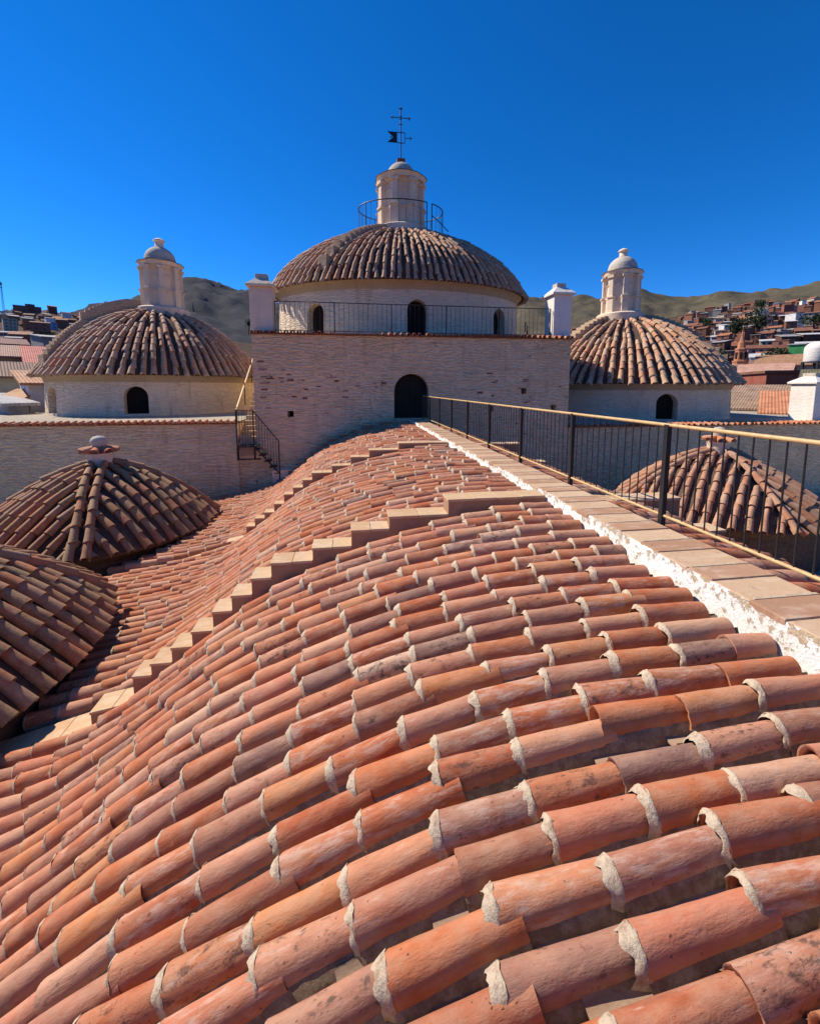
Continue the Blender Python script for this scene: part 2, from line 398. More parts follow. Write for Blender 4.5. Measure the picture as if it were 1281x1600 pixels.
MP = [mortar_arrays(i + 1) for i in range(12)]; MPL = [mortar_arrays(i + 31, 7) for i in range(6)]
PP = [pan_arrays(i + 1) for i in range(8)]; BP = [bedding_arrays(i + 1) for i in range(9)]
def tile_meshes(res, mat): return [mesh_from('roof_tile', V, F, mat=mat) for V, F in TP[res]]

def frame(p, t, n):
    x = t.normalized(); y = n.cross(x).normalized(); z = x.cross(y)
    return Matrix(((x.x, y.x, z.x, p.x), (x.y, y.y, z.y, p.y), (x.z, y.z, z.z, p.z), (0, 0, 0, 1)))
def row_tiles(path, normal, s=1.0, exp=T_EXP, jit=1.0, start=None, lat=None, ls=None, zs=1.0):
    """path: list of points downhill. returns matrices of cover tiles (and pans) along it"""
    P = [Vector(p) for p in path]; L = [0]; rs_ = s; s = ls or s
    for a, b in zip(P, P[1:]): L.append(L[-1] + (b - a).length)
    def at(d):
        d = max(0, min(L[-1] - 1e-6, d))
        for i in range(len(L) - 1):
            if d <= L[i + 1]:
                return P[i].lerp(P[i + 1], (d - L[i]) / max(1e-9, L[i + 1] - L[i]))
        return P[-1]
    out = []; e = exp * s; tot = L[-1]
    d = tot - T_LEN * s                        # last tile's mouth at the end
    ph = random.uniform(-.5, .5) * (1 if start is None else start)
    ds = []
    d += 0
    while d > -T_LEN * s * .55:
        ds.append(d); d -= e * random.uniform(.93, 1.07)
    if start is not None: ds = [x + ph * e for x in ds]
    ph2 = random.uniform(0, 6)
    for d in ds:
        if d > tot - T_LEN * s + .001 and start is None: pass
        a = at(d); b = at(d + T_LEN * s)
        if (b - a).length < .6 * T_LEN * s:
            if d < 0: a = at(0); b = at(.6 * T_LEN * s)
            else: continue
        t = (b - a); n = normal(a.lerp(b, .5)); n = (n - t.normalized() * n.dot(t.normalized())).normalized()
        m = frame(a, t, n)
        wob = .012 * math.sin(d * 1.3 + ph2)
        j = Matrix.Translation((0, (random.gauss(0, .006) + wob) * jit * s, random.gauss(0, .003) * jit * s)) @ Matrix.Rotation(R(random.gauss(0, 1.5) * jit), 4, 'Z') @ Matrix.Rotation(R(-2.0), 4, 'Y') @ Matrix.Rotation(R(random.gauss(0, 2.2) * jit), 4, 'X')
        sx = t.length / T_LEN
        w = (1 if lat is None else lat(d / tot)) * rs_
        k = random.gauss(1, .045 * jit)
        out.append(m @ j @ Matrix.Diagonal((sx, w * k, w * k * zs * random.gauss(1, .04), 1)))
    return out
def place_tiles(parent, mats4, meshes, lo, mat, cap=300, mortar=None, base=None):
    """the 300 largest in view as single roof_tile parts, the rest joined"""
    key = sorted(range(len(mats4)), key=lambda i: ((0 if in_view(mats4[i].translation) else 1), (mats4[i].translation - EYE).length))
    pl = world_loc(parent)
    for c, i in enumerate(key[:cap]):
        o = bpy.data.objects.new('roof_tile', meshes[random.randrange(len(meshes))]); COL.objects.link(o); o.parent = parent
        o.matrix_local = Matrix.Translation(-pl) @ mats4[i]
        if mortar and random.random() < mortar[1]:
            q = bpy.data.objects.new('mortar_collar', mortar[0][c % len(mortar[0])]); COL.objects.link(q); q.parent = o
    rest = [mats4[i] for i in key[cap:]]
    if rest: merged('roof_tile', TP[lo], rest, mat, parent)
    return rest

def railing(parent, pts, h, post_every, bal_n, rp=.03, rb=.009, rr=.03, top_mat=None, low_mat=None, low=.08, mat=None, posts=True, drop=0., top_name='handrail'):
    """pts: floor points of the line; posts at every point, balusters between"""
    mat = mat or M['iron']; up = Vector((0, 0, h))
    P = [Vector(p) for p in pts]
    m = MB(); m.tube([p + up for p in P], rr, 10); m.build(top_name, top_mat or mat, parent, smooth='auto')
    if low is not None:
        m = MB(); m.tube([p + Vector((0, 0, low)) for p in P], rr * .8, 8); m.build('lower_rail', low_mat or mat, parent, smooth='auto')
    for i, p in enumerate(P):
        if posts and i % post_every == 0:
            boxo('post', mat, parent, p.x - rp, p.x + rp, p.y - rp, p.y + rp, p.z - drop, p.z + h + .005)
    if bal_n:
        for a, b in zip(P, P[1:]):
            for k in range(1, bal_n + 1):
                q = a.lerp(b, k / (bal_n + 1)); m = MB(); m.tube([q + Vector((0, 0, low or 0)), q + up], rb, 6); m.build('baluster', mat, parent)

# ------------------------------------------------------------------ terrain
EL1 = [(-180, .09), (-60, .115), (-36, .124), (-34, .132), (-32.3, .139), (-30, .128), (-25, .12), (-15, .10), (0, .09), (15, .10), (29, .130), (40, .140), (45, .146), (48.5, .149), (52.3, .150), (70, .145), (180, .09)]
EL2 = [(-180, .10), (-60, .11), (-36, .125), (-29.8, .140), (-25.4, .174), (-22.5, .198), (-19.9, .223), (-18.5, .231), (-17.5, .232), (-15.8, .219), (-12.1, .211), (-9.4, .193), (0, .18), (15, .19), (23.4, .21), (26.6, .198), (30.1, .197), (32.6, .190), (35.2, .198), (36.7, .2017), (38.3, .187), (40, .179), (42.2, .176), (44, .184), (45.3, .187), (46.9, .177), (49, .172), (52.2, .1745), (58, .17), (90, .12), (180, .10)]
def tab(T, a): return float(np.interp(a, [t[0] for t in T], [t[1] for t in T]))
D1, D2 = 850., 3800.
def zground(x, y):
    d = math.hypot(x, y); a = math.degrees(math.atan2(x, y))
    if d < 100: return -14.
    z1 = 1.5 + D1 * tab(EL1, a)
    if d < D1:
        t = (d - 100) / (D1 - 100); z = -14 + (z1 + 14) * t ** 1.05
        return z + 5 * t * mnoise.fractal(Vector((x / 90, y / 90, 3)), 1, 2, 4)
    z2 = 1.5 + D2 * tab(EL2, a)
    if d < 1300: return z1 + 6 * mnoise.fractal(Vector((x / 90, y / 90, 3)), 1, 2, 4) * (1 - (d - D1) / 450) - 20 * (d - D1) / 450
    if d <= D2:
        t = (d - 1300) / (D2 - 1300); z = z1 - 20 + (z2 - z1 + 20) * t ** 1.15
    else:
        z = z2 - (d - D2) * .12
    k = min(1, (d - 1300) / 1200)
    return z + k * (45 * (abs(mnoise.fractal(Vector((x / 620, y / 620, 8)), .8, 2.1, 6)) - .35) + (34 if a > 8 else 44) * (mnoise.fractal(Vector((x / 170, y / 170, 5)), .7, 2.2, 6)))
def polar(name, ds, azs, mat):
    v = []; f = []
    for d in ds:
        for a in azs: x, y = d * math.sin(R(a)), d * math.cos(R(a)); v.append((x, y, zground(x, y)))
    n = len(azs)
    for i in range(len(ds) - 1):
        for k in range(n - 1): f.append((i * n + k, i * n + k + 1, (i + 1) * n + k + 1, (i + 1) * n + k))
    m = MB(); m.v = v; m.f = f; o = m.build(name, mat, smooth=True); o['kind'] = 'structure'; return o
def ground_mat(name, c1, c2, c3, sc):
    g = G(name); p = g.pos(); a = g.noise(p, sc, 8, .65); b = g.noise(p, sc * 7, 8, .7); c = g.noise(p, sc * 30, 5, .7)
    col = g.mix(g.step(a, .38, .62), c1, c2); col = g.mix(g.math('MULTIPLY', g.step(b, .52, .66), .8), col, c3)
    col = g.mix(g.math('MULTIPLY', g.step(c, .5, .7), .5), col, g.mix(1, col, (.5, .5, .5), 'MULTIPLY'))
    return g.out(col, .95, g.bump(b, .7, 3.0), .05)
M['town_ground'] = ground_mat('town_ground', (.11, .068, .048), (.08, .055, .04), (.05, .048, .028), .02)
M['hill_l'] = ground_mat('haze_tinted_rock', (.060, .060, .068), (.046, .048, .056), (.030, .033, .040), .004)  # blue of distance haze painted into the rock's base colour
M['hill_r'] = ground_mat('dry_hill', (.115, .098, .066), (.088, .078, .055), (.052, .049, .034), .0035)
azs = sorted(set(list(np.arange(-180, -62, 6.)) + list(np.arange(-62, 62, .5)) + list(np.arange(62, 181, 6.)) + [180.]))
polar('ground', [0.5, 40, 99, 101, 130, 170, 210, 260, 310, 370, 430, 500, 570, 640, 720, 800, 850, 950, 1100, 1300], azs, M['town_ground'])
rad = list(np.linspace(1300, 3000, 22)) + list(np.linspace(3080, 3800, 16)) + [3900, 4100, 4600, 5500, 7500, 9500]
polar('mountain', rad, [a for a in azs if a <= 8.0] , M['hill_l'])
polar('hills', rad, [a for a in azs if a >= 8.0], M['hill_r'])

# ------------------------------------------------------------------ walkway
WX0, WX1, WY0, WY1 = 2.76, 3.36, -1.2, 19.35
wk = thing('walkway', 'flat brick walkway along the vault ridge with a peeling white left edge', 'walkway', (3.11, 9, -.3))
m = MB()
ny = 160
for i in range(ny + 1):                      # white parapet body, uneven left face
    y = WY0 + (WY1 - WY0) * i / ny
    e = .012 * n3(0, y * 3, 1) ; e2 = .02 * n3(0, y * 2.2, 7)
    m.v += [(WX0 + .012 + e, y, -.012 + .008 * n3(3, y * 4, 2)), (WX0 - .004 + e2, y, -.10), (WX0 - .02 + e2, y, -.20), (WX0 - .055 + e, y, -.55), (WX1 - .03, y, -.55), (WX1 - .03, y, -.012 + .004 * n3(5, y * 4, 2))]
m.f += [(i * 6 + k, i * 6 + (k + 1) % 6, (i + 1) * 6 + (k + 1) % 6, (i + 1) * 6 + k) for i in range(ny) for k in range(6)]
m.f += [tuple(range(6)), tuple(ny * 6 + k for k in range(6))]
m.build('white_edge', M['parapet'], wk, smooth='auto')
y = WY0; i = 0
while y < WY1 - .1:
    w = (.31 if i % 2 else .25) + random.uniform(-.02, .02)
    e = random.uniform(-.008, .008); z = random.uniform(-.004, .004) - (.004 if i % 2 else 0)
    mm = MB(); mm.box(WX0 + .018 + e * 2.5, WX1 + random.uniform(-.01, .01), y + .004, min(WY1, y + w) - .004, -.055, z)
    mm.build('paver', M['paver'] if i % 2 else M['paver_dark'], wk, bevel=.006)
    if i % 2 == 0:
        mm = MB(); mm.box(WX0 + .05, WX1 - .01, y + w - .012, y + w + .012, -.05, z + .0045); mm.build('mortar_seam', M['mortar'], wk)
    y += w; i += 1
rl = thing('walkway_railing', 'black iron railing with tan handrail along the right side of the walkway', 'railing', (3.42, 10, 0))
ys = [4.01 + 1.94 * k for k in range(-3, 8)]
railing(rl, [(3.43, yy, -.02) for yy in ys] + [(3.43, 19.3, -.02)], 1.11, 1, 13, .027, .0075, .020, M['rail'], M['rail'], .1, drop=.10)

# ------------------------------------------------------------------ vaulted nave roof
BED = [(2.80, -.235), (2.0, -.30), (1.33, -.42), (.5, -.63), (0, -.81), (-.53, -1.02), (-1.07, -1.28), (-1.58, -1.64), (-2.1, -2.10), (-2.62, -2.51), (-2.95, -2.75), (-3.4, -2.95), (-4.5, -3.22), (-6.8, -3.62)]
def rdrop(d): return .14 * max(0, min(d, 3.)) ** 2 if d > 0 else 0.   # the right slope falls away faster
_x = np.array([b[0] for b in BED][::-1]); _z = np.array([b[1] for b in BED][::-1])
_xs = np.linspace(-6.8, 2.8, 400); _zs = np.interp(_xs, _x, _z)
ker = np.hanning(27); ker /= ker.sum(); _zp = np.pad(_zs, 13, 'reflect', reflect_type='odd'); _zs = np.convolve(_zp, ker, 'valid')
def zbed(x, y=9.):                        # the nearest bay swells a little above the line of its rib
    w = min(1, max(0, (4.6 - y) / 2.8)); w = w * w * (3 - 2 * w)
    return float(np.interp(x, _xs, _zs)) + (.105 * w * math.exp(-((x - .6) / 1.15) ** 2) if w > 0 else 0)
MIR = 3.11
L1C, L1R = Vector((-8.15, 6.6)), 3.85
L2C, L2R = Vector((-8.15, 14.6)), 3.28
R2C, R2R = Vector((14.0, 13.8)), 3.4
def nave_normal(sgn):
    def f(p):
        x = p.x if sgn < 0 else 2 * MIR - p.x
        sl_ = (zbed(x + .05, p.y if sgn < 0 else 9) - zbed(x - .05, p.y if sgn < 0 else 9)) / .1
        return Vector((-sl_ * (1 if sgn < 0 else -1), 0, 1)).normalized()
    return f
def nave_rows(y0, y1, sgn=-1, xend=-6.6, pitch=.26):
    mats = []; pans = []; ys_ = []; yy_ = y1
    while yy_ > y0 + .1:
        pt = pitch if y0 > 2 else .168 + (.262 - .168) * min(1, max(0, (yy_ - .9) / 4.0))
        ys_.append((yy_ - pt / 2, pt)); yy_ -= pt
    nf = nave_normal(sgn)
    def path(y, xs0):
        pts = []; ph = random.uniform(0, 6); x = xs0
        while x > xend:
            yy = y + .012 * math.sin(x * 1.1 + ph)
            q = Vector((x, yy))
            c = q if sgn < 0 else Vector((2 * MIR - x, yy))
            if sgn < 0 and ((c - L1C).length < L1R - .15 or (c - L2C).length < L2R - .15): break
            if sgn > 0 and (c - R2C).length < R2R - .15: break
            pts.append(Vector((c.x, c.y, zbed(x, c.y if sgn < 0 else 9) - (rdrop(c.x - 3.46) if sgn > 0 else 0)))); x -= .08
        return pts
    for yc, pt in ys_:
        y = yc + random.uniform(-.012, .012) * pt / .25; k_ = pt / .25
        P = path(y, 2.76 - random.uniform(0, .05))
        if len(P) > 3: mats += row_tiles(P, nf, k_ * 1.10, ls=1.0 if sgn > 0 else 1.12, jit=1.0, zs=1.18)
        P = path(y - pt * .5, 2.77)
        if len(P) > 3:
            P = [p - Vector((0, 0, .05)) for p in P]; pans += row_tiles(P, nf, k_, ls=1.1, jit=.7)
    return mats, pans
def bed_mesh(name, y0, y1, sgn, parent, xend=-6.7):
    mm = MB(); xs = np.arange(2.8, xend, -.12); N = len(xs)
    yl = np.linspace(y0, y1, 15)
    for yy in yl:
        for x in xs: mm.v.append((x if sgn < 0 else 2 * MIR - x, yy, zbed(x, yy if sgn < 0 else 9) - .06 - (rdrop(2 * MIR - x - 3.46) if sgn > 0 else 0)))
    mm.f = [(j * N + k, j * N + k + 1, (j + 1) * N + k + 1, (j + 1) * N + k) for j in range(14) for k in range(N - 1)]
    return mm.build(name, M['bed'], parent, smooth=True)
RIBY = [(5.39, 5.71), (11.30, 11.60), (18.95, 19.28)]
TM_hi = tile_meshes('hi', M['tile']); TM_mid = tile_meshes('mid', M['tile'])
MM = [mesh_from('mortar_collar', V, F, mat=M['mortar']) for V, F in MP]
bays = [(-1.6, 5.36, 'nearest bay of the terracotta barrel tile roof, filling the foreground', 'hi'), (5.78, 11.28, 'middle bay of the tile roof between the two stepped ribs', 'mid'), (11.68, 18.93, 'far bay of the tile roof below the white wall and arched door', 'mid')]
for bi, (y0, y1, lab, res) in enumerate(bays):
    t = thing('tiled_vault_roof', lab, 'tiled roof', (0, (y0 + y1) / 2, -.8), 'bays of the tiled nave roof')
    mats, pans = nave_rows(y0, y1)
    bed_mesh('mortar_bed', y0 - .02, y1 + .02, -1, t)
    rest = place_tiles(t, mats, TM_hi if res == 'hi' else TM_mid, 'mid' if res == 'hi' else 'lo', M['tile'], 300, (MM, .90 if bi == 0 else .6))
    merged('mortar_collar', MPL, [q for q in rest if random.random() < .5], M['mortar'], t)
    merged('pan_tile', PP, pans, M['pan'], t)
    merged('bedding_mortar', BP, mats, M['bedding'], t)
t = thing('tiled_vault_roof', 'tile roof slope falling away right of the walkway below the railing', 'tiled roof', (5, 9, -.8), 'bays of the tiled nave roof')
allm = []; allp = []
for y0, y1 in ((-.5, 5.36), (5.78, 11.28), (11.68, 18.93)):
    a, b = nave_rows(y0, y1, +1); allm += a; allp += b; bed_mesh('mortar_bed', y0 - .02, y1 + .02, 1, t)
allm.sort(key=lambda q: abs(q.translation.x - 3.5))
place_tiles(t, allm, TM_mid, 'lo', M['tile'], 300)
merged('mortar_collar', MPL, allm[::2], M['mortar'], t); merged('pan_tile', PP, allp[::2], M['pan'], t)

STEPS = [(1.32, 2.735, -.055), (.5, 1.32, -.225), (-.01, .5, -.43), (-.53, -.01, -.63), (-1.07, -.53, -.81), (-1.325, -1.07, -1.01), (-1.585, -1.325, -1.21), (-1.83, -1.585, -1.415), (-2.1, -1.83, -1.66), (-2.36, -2.1, -1.875), (-2.62, -2.36, -2.06), (-2.85, -2.62, -2.24), (-3.38, -2.85, -2.56)]
def rib(y0, y1, sgn, label):
    t = thing('stepped_rib', label, 'stepped rib', ((0 if sgn < 0 else 6.2), (y0 + y1) / 2, -1), 'stepped ribs across the vault')
    fx = (lambda x: x) if sgn < 0 else (lambda x: 2 * MIR - x)
    for k, (xa, xb, z) in enumerate(STEPS):
        dr_ = rdrop(2 * MIR - (xa + xb) / 2 - 3.46) if sgn > 0 else 0; z -= dr_
        jz = random.uniform(-.02, .02); tilt = .0 if k < 12 else .09
        mm = MB(); zb = zbed(xa) - .25 - dr_ * 1.3
        A, B = sorted((fx(xa), fx(xb)))
        zl, zr = (z + jz - tilt * (1 if sgn < 0 else 0), z + jz - tilt * (0 if sgn < 0 else 1))
        mm.add([(A, y0, zb), (B, y0, zb), (B, y0, zr - .032), (A, y0, zl - .032), (A, y1, zb), (B, y1, zb), (B, y1, zr - .032), (A, y1, zl - .032)], [(0, 1, 2, 3), (4, 7, 6, 5), (0, 4, 5, 1), (3, 2, 6, 7), (0, 3, 7, 4), (1, 5, 6, 2)])
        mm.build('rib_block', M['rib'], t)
        n = max(1, round((xb - xa) / .34)); 
        for q in range(n):                     # tread slabs
            u0, u1 = A + (B - A) * q / n, A + (B - A) * (q + 1) / n
            f0, f1 = zl + (zr - zl) * q / n, zl + (zr - zl) * (q + 1) / n
            g_ = .003; ov = .012 + random.uniform(-.004, .006); dz = random.uniform(-.004, .004)
            u0 -= (.012 if (q == 0 and sgn < 0) else -g_); u1 += (.012 if (q == n - 1 and sgn > 0) else -g_)
            mm = MB(); mm.add([(u0, y0 - ov, f0 - .034 + dz), (u1, y0 - ov, f1 - .034 + dz), (u1, y1 + ov, f1 - .034 + dz), (u0, y1 + ov, f0 - .034 + dz), (u0, y0 - ov, f0 + dz), (u1, y0 - ov, f1 + dz), (u1, y1 + ov, f1 + dz), (u0, y1 + ov, f0 + dz)], [(0, 3, 2, 1), (4, 5, 6, 7), (0, 1, 5, 4), (1, 2, 6, 5), (2, 3, 7, 6), (3, 0, 4, 7)])
            mm.build('tread', M['tread'], t, bevel=.005)
    # sloping foot
    xa, xb = -4.9, -3.38; A, B = sorted((fx(xa), fx(xb))); z0 = -2.86 - (1.26 if sgn > 0 else 0); z1 = z0 - .27 * (xb - xa)
    zl, zr = (z1, z0) if sgn < 0 else (z0, z1)
    mm = MB(); mm.add([(A, y0, zl - .6), (B, y0, zr - .6), (B, y0, zr - .03), (A, y0, zl - .03), (A, y1, zl - .6), (B, y1, zr - .6), (B, y1, zr - .03), (A, y1, zl - .03)], [(0, 1, 2, 3), (4, 7, 6, 5), (0, 4, 5, 1), (3, 2, 6, 7), (0, 3, 7, 4), (1, 5, 6, 2)])
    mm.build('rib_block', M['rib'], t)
    for q in range(4):
        u0, u1 = A + (B - A) * q / 4 + .003, A + (B - A) * (q + 1) / 4 - .003; f0, f1 = zl + (zr - zl) * q / 4, zl + (zr - zl) * (q + 1) / 4
        mm = MB(); mm.add([(u0, y0 - .015, f0 - .03), (u1, y0 - .015, f1 - .03), (u1, y1 + .015, f1 - .03), (u0, y1 + .015, f0 - .03), (u0, y0 - .015, f0), (u1, y0 - .015, f1), (u1, y1 + .015, f1), (u0, y1 + .015, f0)], [(0, 3, 2, 1), (4, 5, 6, 7), (0, 1, 5, 4), (1, 2, 6, 5), (2, 3, 7, 6), (3, 0, 4, 7)])
        mm.build('tread', M['tread'], t, bevel=.005)
    return t
rib(*RIBY[0], -1, 'nearest stepped rib crossing the tile roof, left of the walkway')
rib(*RIBY[1], -1, 'second stepped rib, between the middle and far tile bays')
rib(*RIBY[2], -1, 'shaded stepped rib against the foot of the white wall, left of the door')
rib(*RIBY[0], +1, 'stepped rib right of the walkway below the nearest black railing post')
rib(*RIBY[1], +1, 'stepped rib right of the walkway, farther off behind the railing')

# ------------------------------------------------------------------ small pavilion roofs
def zpav(r, Rr, z0, z1): # r from centre
    u = min(1.05, r / Rr); return z1 - (z1 - z0) * (.62 * u ** 1.25 + .38 * u ** 2.4)
def pavilion(c, Rr, z0, z1, corners, label, tile_lab, pitch=.36, s=1.2, finial=True, mat='old_tile'):
    t = thing('pavilion_roof', label, 'tiled roof', (c.x, c.y, z0), 'small pavilion roofs beside the vault')
    mm = MB(); mm.lathe([(Rr - .28, -2.2), (Rr - .28, -.32), (Rr - .12, -.14), (Rr - .03, -.10), (Rr - .02, .0)], 48, (c.x, c.y, z0)); mm.build('eave_wall', M['dome_bed'], t, smooth='auto')
    mm = MB(); mm.lathe([(Rr * q, zpav(Rr * q, Rr, z0, z1) - .03) for q in (1, .9, .8, .7, .6, .5, .4, .3, .2, .1)] + [(.01, z1 - .02)], 48, (c.x, c.y, 0), capb=False); mm.build('roof_bed', M['dome_bed'], t, smooth=True)
    mats = []; hips = []
    def nf(p):
        d = Vector((p.x - c.x, p.y - c.y)); r = max(.1, d.length); sl_ = (zpav(r + .05, Rr, z0, z1) - zpav(r - .05, Rr, z0, z1)) / .1
        return Vector((-sl_ * d.x / r, -sl_ * d.y / r, 1)).normalized()
    C4 = [R(a) for a in corners]
    for i in range(4):
        a0, a1 = C4[i], C4[(i + 1) % 4]
        if a1 < a0: a1 += 2 * math.pi
        am = (a0 + a1) / 2; half = (a1 - a0) / 2
        nx, ny_ = math.cos(am), math.sin(am); tx, ty = -ny_, nx
        n = int(Rr * math.sin(half) * 2 / pitch); 
        for k in range(n):
            tt = (k - (n - 1) / 2) * pitch
            s0 = max(abs(tt) / math.tan(half) + .08, .25); s1 = math.sqrt(max(.01, (Rr + .05) ** 2 - tt * tt))
            if s1 - s0 < .35: continue
            pts = [Vector((c.x + nx * q + tx * tt, c.y + ny_ * q + ty * tt, zpav(math.hypot(q, tt), Rr, z0, z1))) for q in np.linspace(s0, s1, 12)]
            mats += row_tiles(pts, nf, s, jit=1.3)
        for off in ((-.17, .17) if i == 0 else (0,)):
            pts = []
            for q in np.linspace(.3, Rr + .1, 12):
                pts.append(Vector((c.x + math.cos(a0) * q - math.sin(a0) * off, c.y + math.sin(a0) * q + math.cos(a0) * off, zpav(q, Rr, z0, z1) + .085)))
            mats += row_tiles(pts, nf, s * 1.05, jit=1)
    place_tiles(t, mats, tile_meshes('mid', M[mat]), 'lo', M[mat], 300)
    if finial:
        f = thing('finial', 'small white ball finial with a tile collar on top of the ' + tile_lab, 'finial', (c.x, c.y, z1), 'finials of the pavilion roofs')
        mm = MB(); mm.lathe([(.36, -.25), (.34, .0), (.36, .25), (.40, .36)], 24, (c.x, c.y, z1)); mm.build('pedestal', M['plaster'], f, smooth='auto')
        mm = MB(); mm.lathe([(.17, .42), (.2, .5), (.19, .6), (.235, .70), (.225, .80), (.15, .88), (.03, .91)], 20, (c.x, c.y, z1)); mm.build('ball', M['cap'], f, smooth=True)
        km = []
        for k in range(8):
            a = k * math.pi / 4 + .2; d = Vector((math.cos(a), math.sin(a), 0))
            p0 = Vector((c.x, c.y, z1 + .47)) + d * .12; p1 = Vector((c.x, c.y, z1 + .37)) + d * .52
            km += [frame(p0, p1 - p0, Vector((0, 0, 1))) @ Matrix.Diagonal(((p1 - p0).length / T_LEN, 1.5, 1.2, 1))]
        for q in km:
            o = bpy.data.objects.new('collar_tile', TM_mid[random.randrange(len(TM_mid))]); COL.objects.link(o); o.parent = f; o.matrix_local = Matrix.Translation(-f.location) @ q
    return t
pavilion(L2C, L2R, -3.02, -.98, [-72, 20, 110, 200], 'dark tiled hipped pavilion roof with a white finial, left of the vault by the long wall', 'left pavilion roof')
pavilion(L1C, L1R, -2.74, -.6, [-52, 36, 128, 218], 'mossy dark tiled pavilion roof cut by the left edge, nearest on the left', 'near left pavilion roof', finial=False, pitch=.275, s=1.04)
pavilion(R2C, R2R, -3.0, -.92, [-192, -98, -10, 80], 'tiled pavilion roof with a white finial seen through the railing on the right', 'right pavilion roof', mat='warm_tile')
o = boxo('lower_roof', M['terrace'], None, -40, 45, -2, 34, -4.9, -4.6); o['kind'] = 'structure'

# ------------------------------------------------------------------ central block
BX0, BX1, BY0, BY1, BZ = -4.33, 11.0, 19.6, 33.0, 4.0
blk = thing('central_block', 'whitewashed rubble block with an arched dark door behind the walkway', 'church block', (3.35, 19.6, -4))
m = MB(); m.box(BX0, BX1, BY0, BY1, -4.5, BZ - .12)
wl = m.build('wall', M['wall'], blk)
off = Vector(world_loc(blk))
def local(c, par): return c
c1, _, _ = arch_cutter(2.92, BY0, .0, 1.68, 2.15, R(90), -.5, .55)
cs = [c1]
for hx, hz in ((-2.75, .25), (6.9, .42), (10.2, .45), (8.6, 1.3)):
    mm = MB(); mm.box(hx - .14, hx + .14, BY0 - .3, BY0 + 1.6, hz - .13, hz + .16); cs.append(mm.build('cutter', None))
cut(wl, cs)
mm = MB()
poly = [(-.80, 0), (.80, 0)] + [(.80 * math.cos(math.pi * k / 12), 1.32 + .8 * math.sin(math.pi * k / 12)) for k in range(13)]
for s_ in (-1, 1):
    pp = [(x, z) for x, z in poly if x * s_ >= -1e-6]
    pp = [(0.01 * s_, 0), (.82 * s_, 0)] + [(.82 * math.cos(math.pi * k / 12) * s_, 1.32 + .8 * math.sin(math.pi * k / 12)) for k in range(7)]
    pp[-1] = (.01 * s_, 2.12)
    mm = MB(); mm.prism([(2.92 + x, z) for x, z in pp], BY0 + .40, BY0 + .46)
    for k in range(4): mm.box(*sorted((2.92 + s_ * (.06 + k * .19), 2.92 + s_ * (.06 + k * .19 + .165))), BY0 + .385, BY0 + .40, .03, 1.72)
    mm.build('door_leaf', M['door'], blk)
def coping(parent, xa, xb, y, z, pitch=.29, name='coping_tile', s=.95, tilt=-10, setb=.12):
    n = int((xb - xa) / pitch)
    for k in range(n):
        x = xa + (k + .5) * (xb - xa) / n
        o = bpy.data.objects.new(name, TM_mid[random.randrange(len(TM_mid))]); COL.objects.link(o); o.parent = parent
        mtx = Matrix.Translation((x, y + .36, z + .05)) @ Matrix.Rotation(R(-90 + random.gauss(0, 3)), 4, 'Z') @ Matrix.Rotation(R(-tilt), 4, 'Y') @ Matrix.Diagonal((s * 1.1, s, s, 1))
        o.matrix_local = Matrix.Translation(-world_loc(parent)) @ mtx
coping(blk, BX0 - .1, BX1 + .1, BY0 - .12, BZ - .06)
boxo('eave_course', M['brick'], blk, BX0 - .05, BX1 + .05, BY0 - .07, BY0 + .6, BZ - .12, BZ - .06)
boxo('roof_slab', M['terrace'], blk, BX0, BX1, BY0 + .2, BY1, BZ - .12, BZ + .0)
for k in range(46):                           # exposed bricks at the left corner and patches
    if k < 6: x, z, w = BX0 + random.uniform(.06, .35), 1.0 + .36 * k * .9 + random.uniform(-.03, .03), random.uniform(.28, .5)
    else: x, z, w = random.choice([-2.3, -1.2, -.4, .9, 6.8, 8.6, -3.3]) + random.gauss(0, .45), random.choice([1.6, 1.9, 1.25, .9]) + random.gauss(0, .2), random.uniform(.10, .34)
    boxo('brick', M['brick'] if random.random() < .45 else M['brick_pale'], blk, x, x + w, BY0 - random.uniform(.004, .02), BY0 + .05, z, z + random.uniform(.035, .10), bevel=.015)
def pier(x, y, z, w, h, label, mat):
    t = thing('roof_pier', label, 'pier', (x, y, z), 'square plaster piers on the roof corners')
    boxo('shaft', mat, t, x - w / 2, x + w / 2, y - w / 2, y + w / 2, z, z + h, bevel=.02)
    boxo('cornice', mat, t, x - w / 2 - .13, x + w / 2 + .13, y - w / 2 - .13, y + w / 2 + .13, z + h, z + h + .1, bevel=.015)
    a = w / 2 + .13; b = w * .26; mm = MB(); z1, z2 = z + h + .1, z + h + .42
    mm.add([(x - a, y - a, z1), (x + a, y - a, z1), (x + a, y + a, z1), (x - a, y + a, z1), (x - b, y - b, z2), (x + b, y - b, z2), (x + b, y + b, z2), (x - b, y + b, z2)], [(0, 3, 2, 1), (4, 5, 6, 7), (0, 1, 5, 4), (1, 2, 6, 5), (2, 3, 7, 6), (3, 0, 4, 7)])
    mm.build('pyramid_cap', mat if mat != M['plaster'] else M['cap'], t)
    boxo('top_block', M['cap'], t, x - b, x + b, y - b, y + b, z2 - .01, z2 + .2, bevel=.02)
pier(-3.92, 20.3, BZ, .98, 2.0, 'square plaster pier on the left corner of the white block, left of the main dome', M['plaster'])
pier(10.62, 20.3, BZ, .95, 2.1, 'square white pier on the right corner of the block, right of the main dome', M['white'])
pier(26.75, 20.5, -.45, 1.35, 2.15, 'square white pier at the right edge on the right terrace', M['white'])
rl2 = thing('terrace_railing', 'thin black railing along the top edge of the white block before the main dome', 'railing', (3.3, 20, BZ))
xs = np.linspace(-3.35, 10.05, 6)
railing(rl2, [(x, 20.0, BZ) for x in xs], 1.42, 1, 11, .022, .008, .02, low=.12)
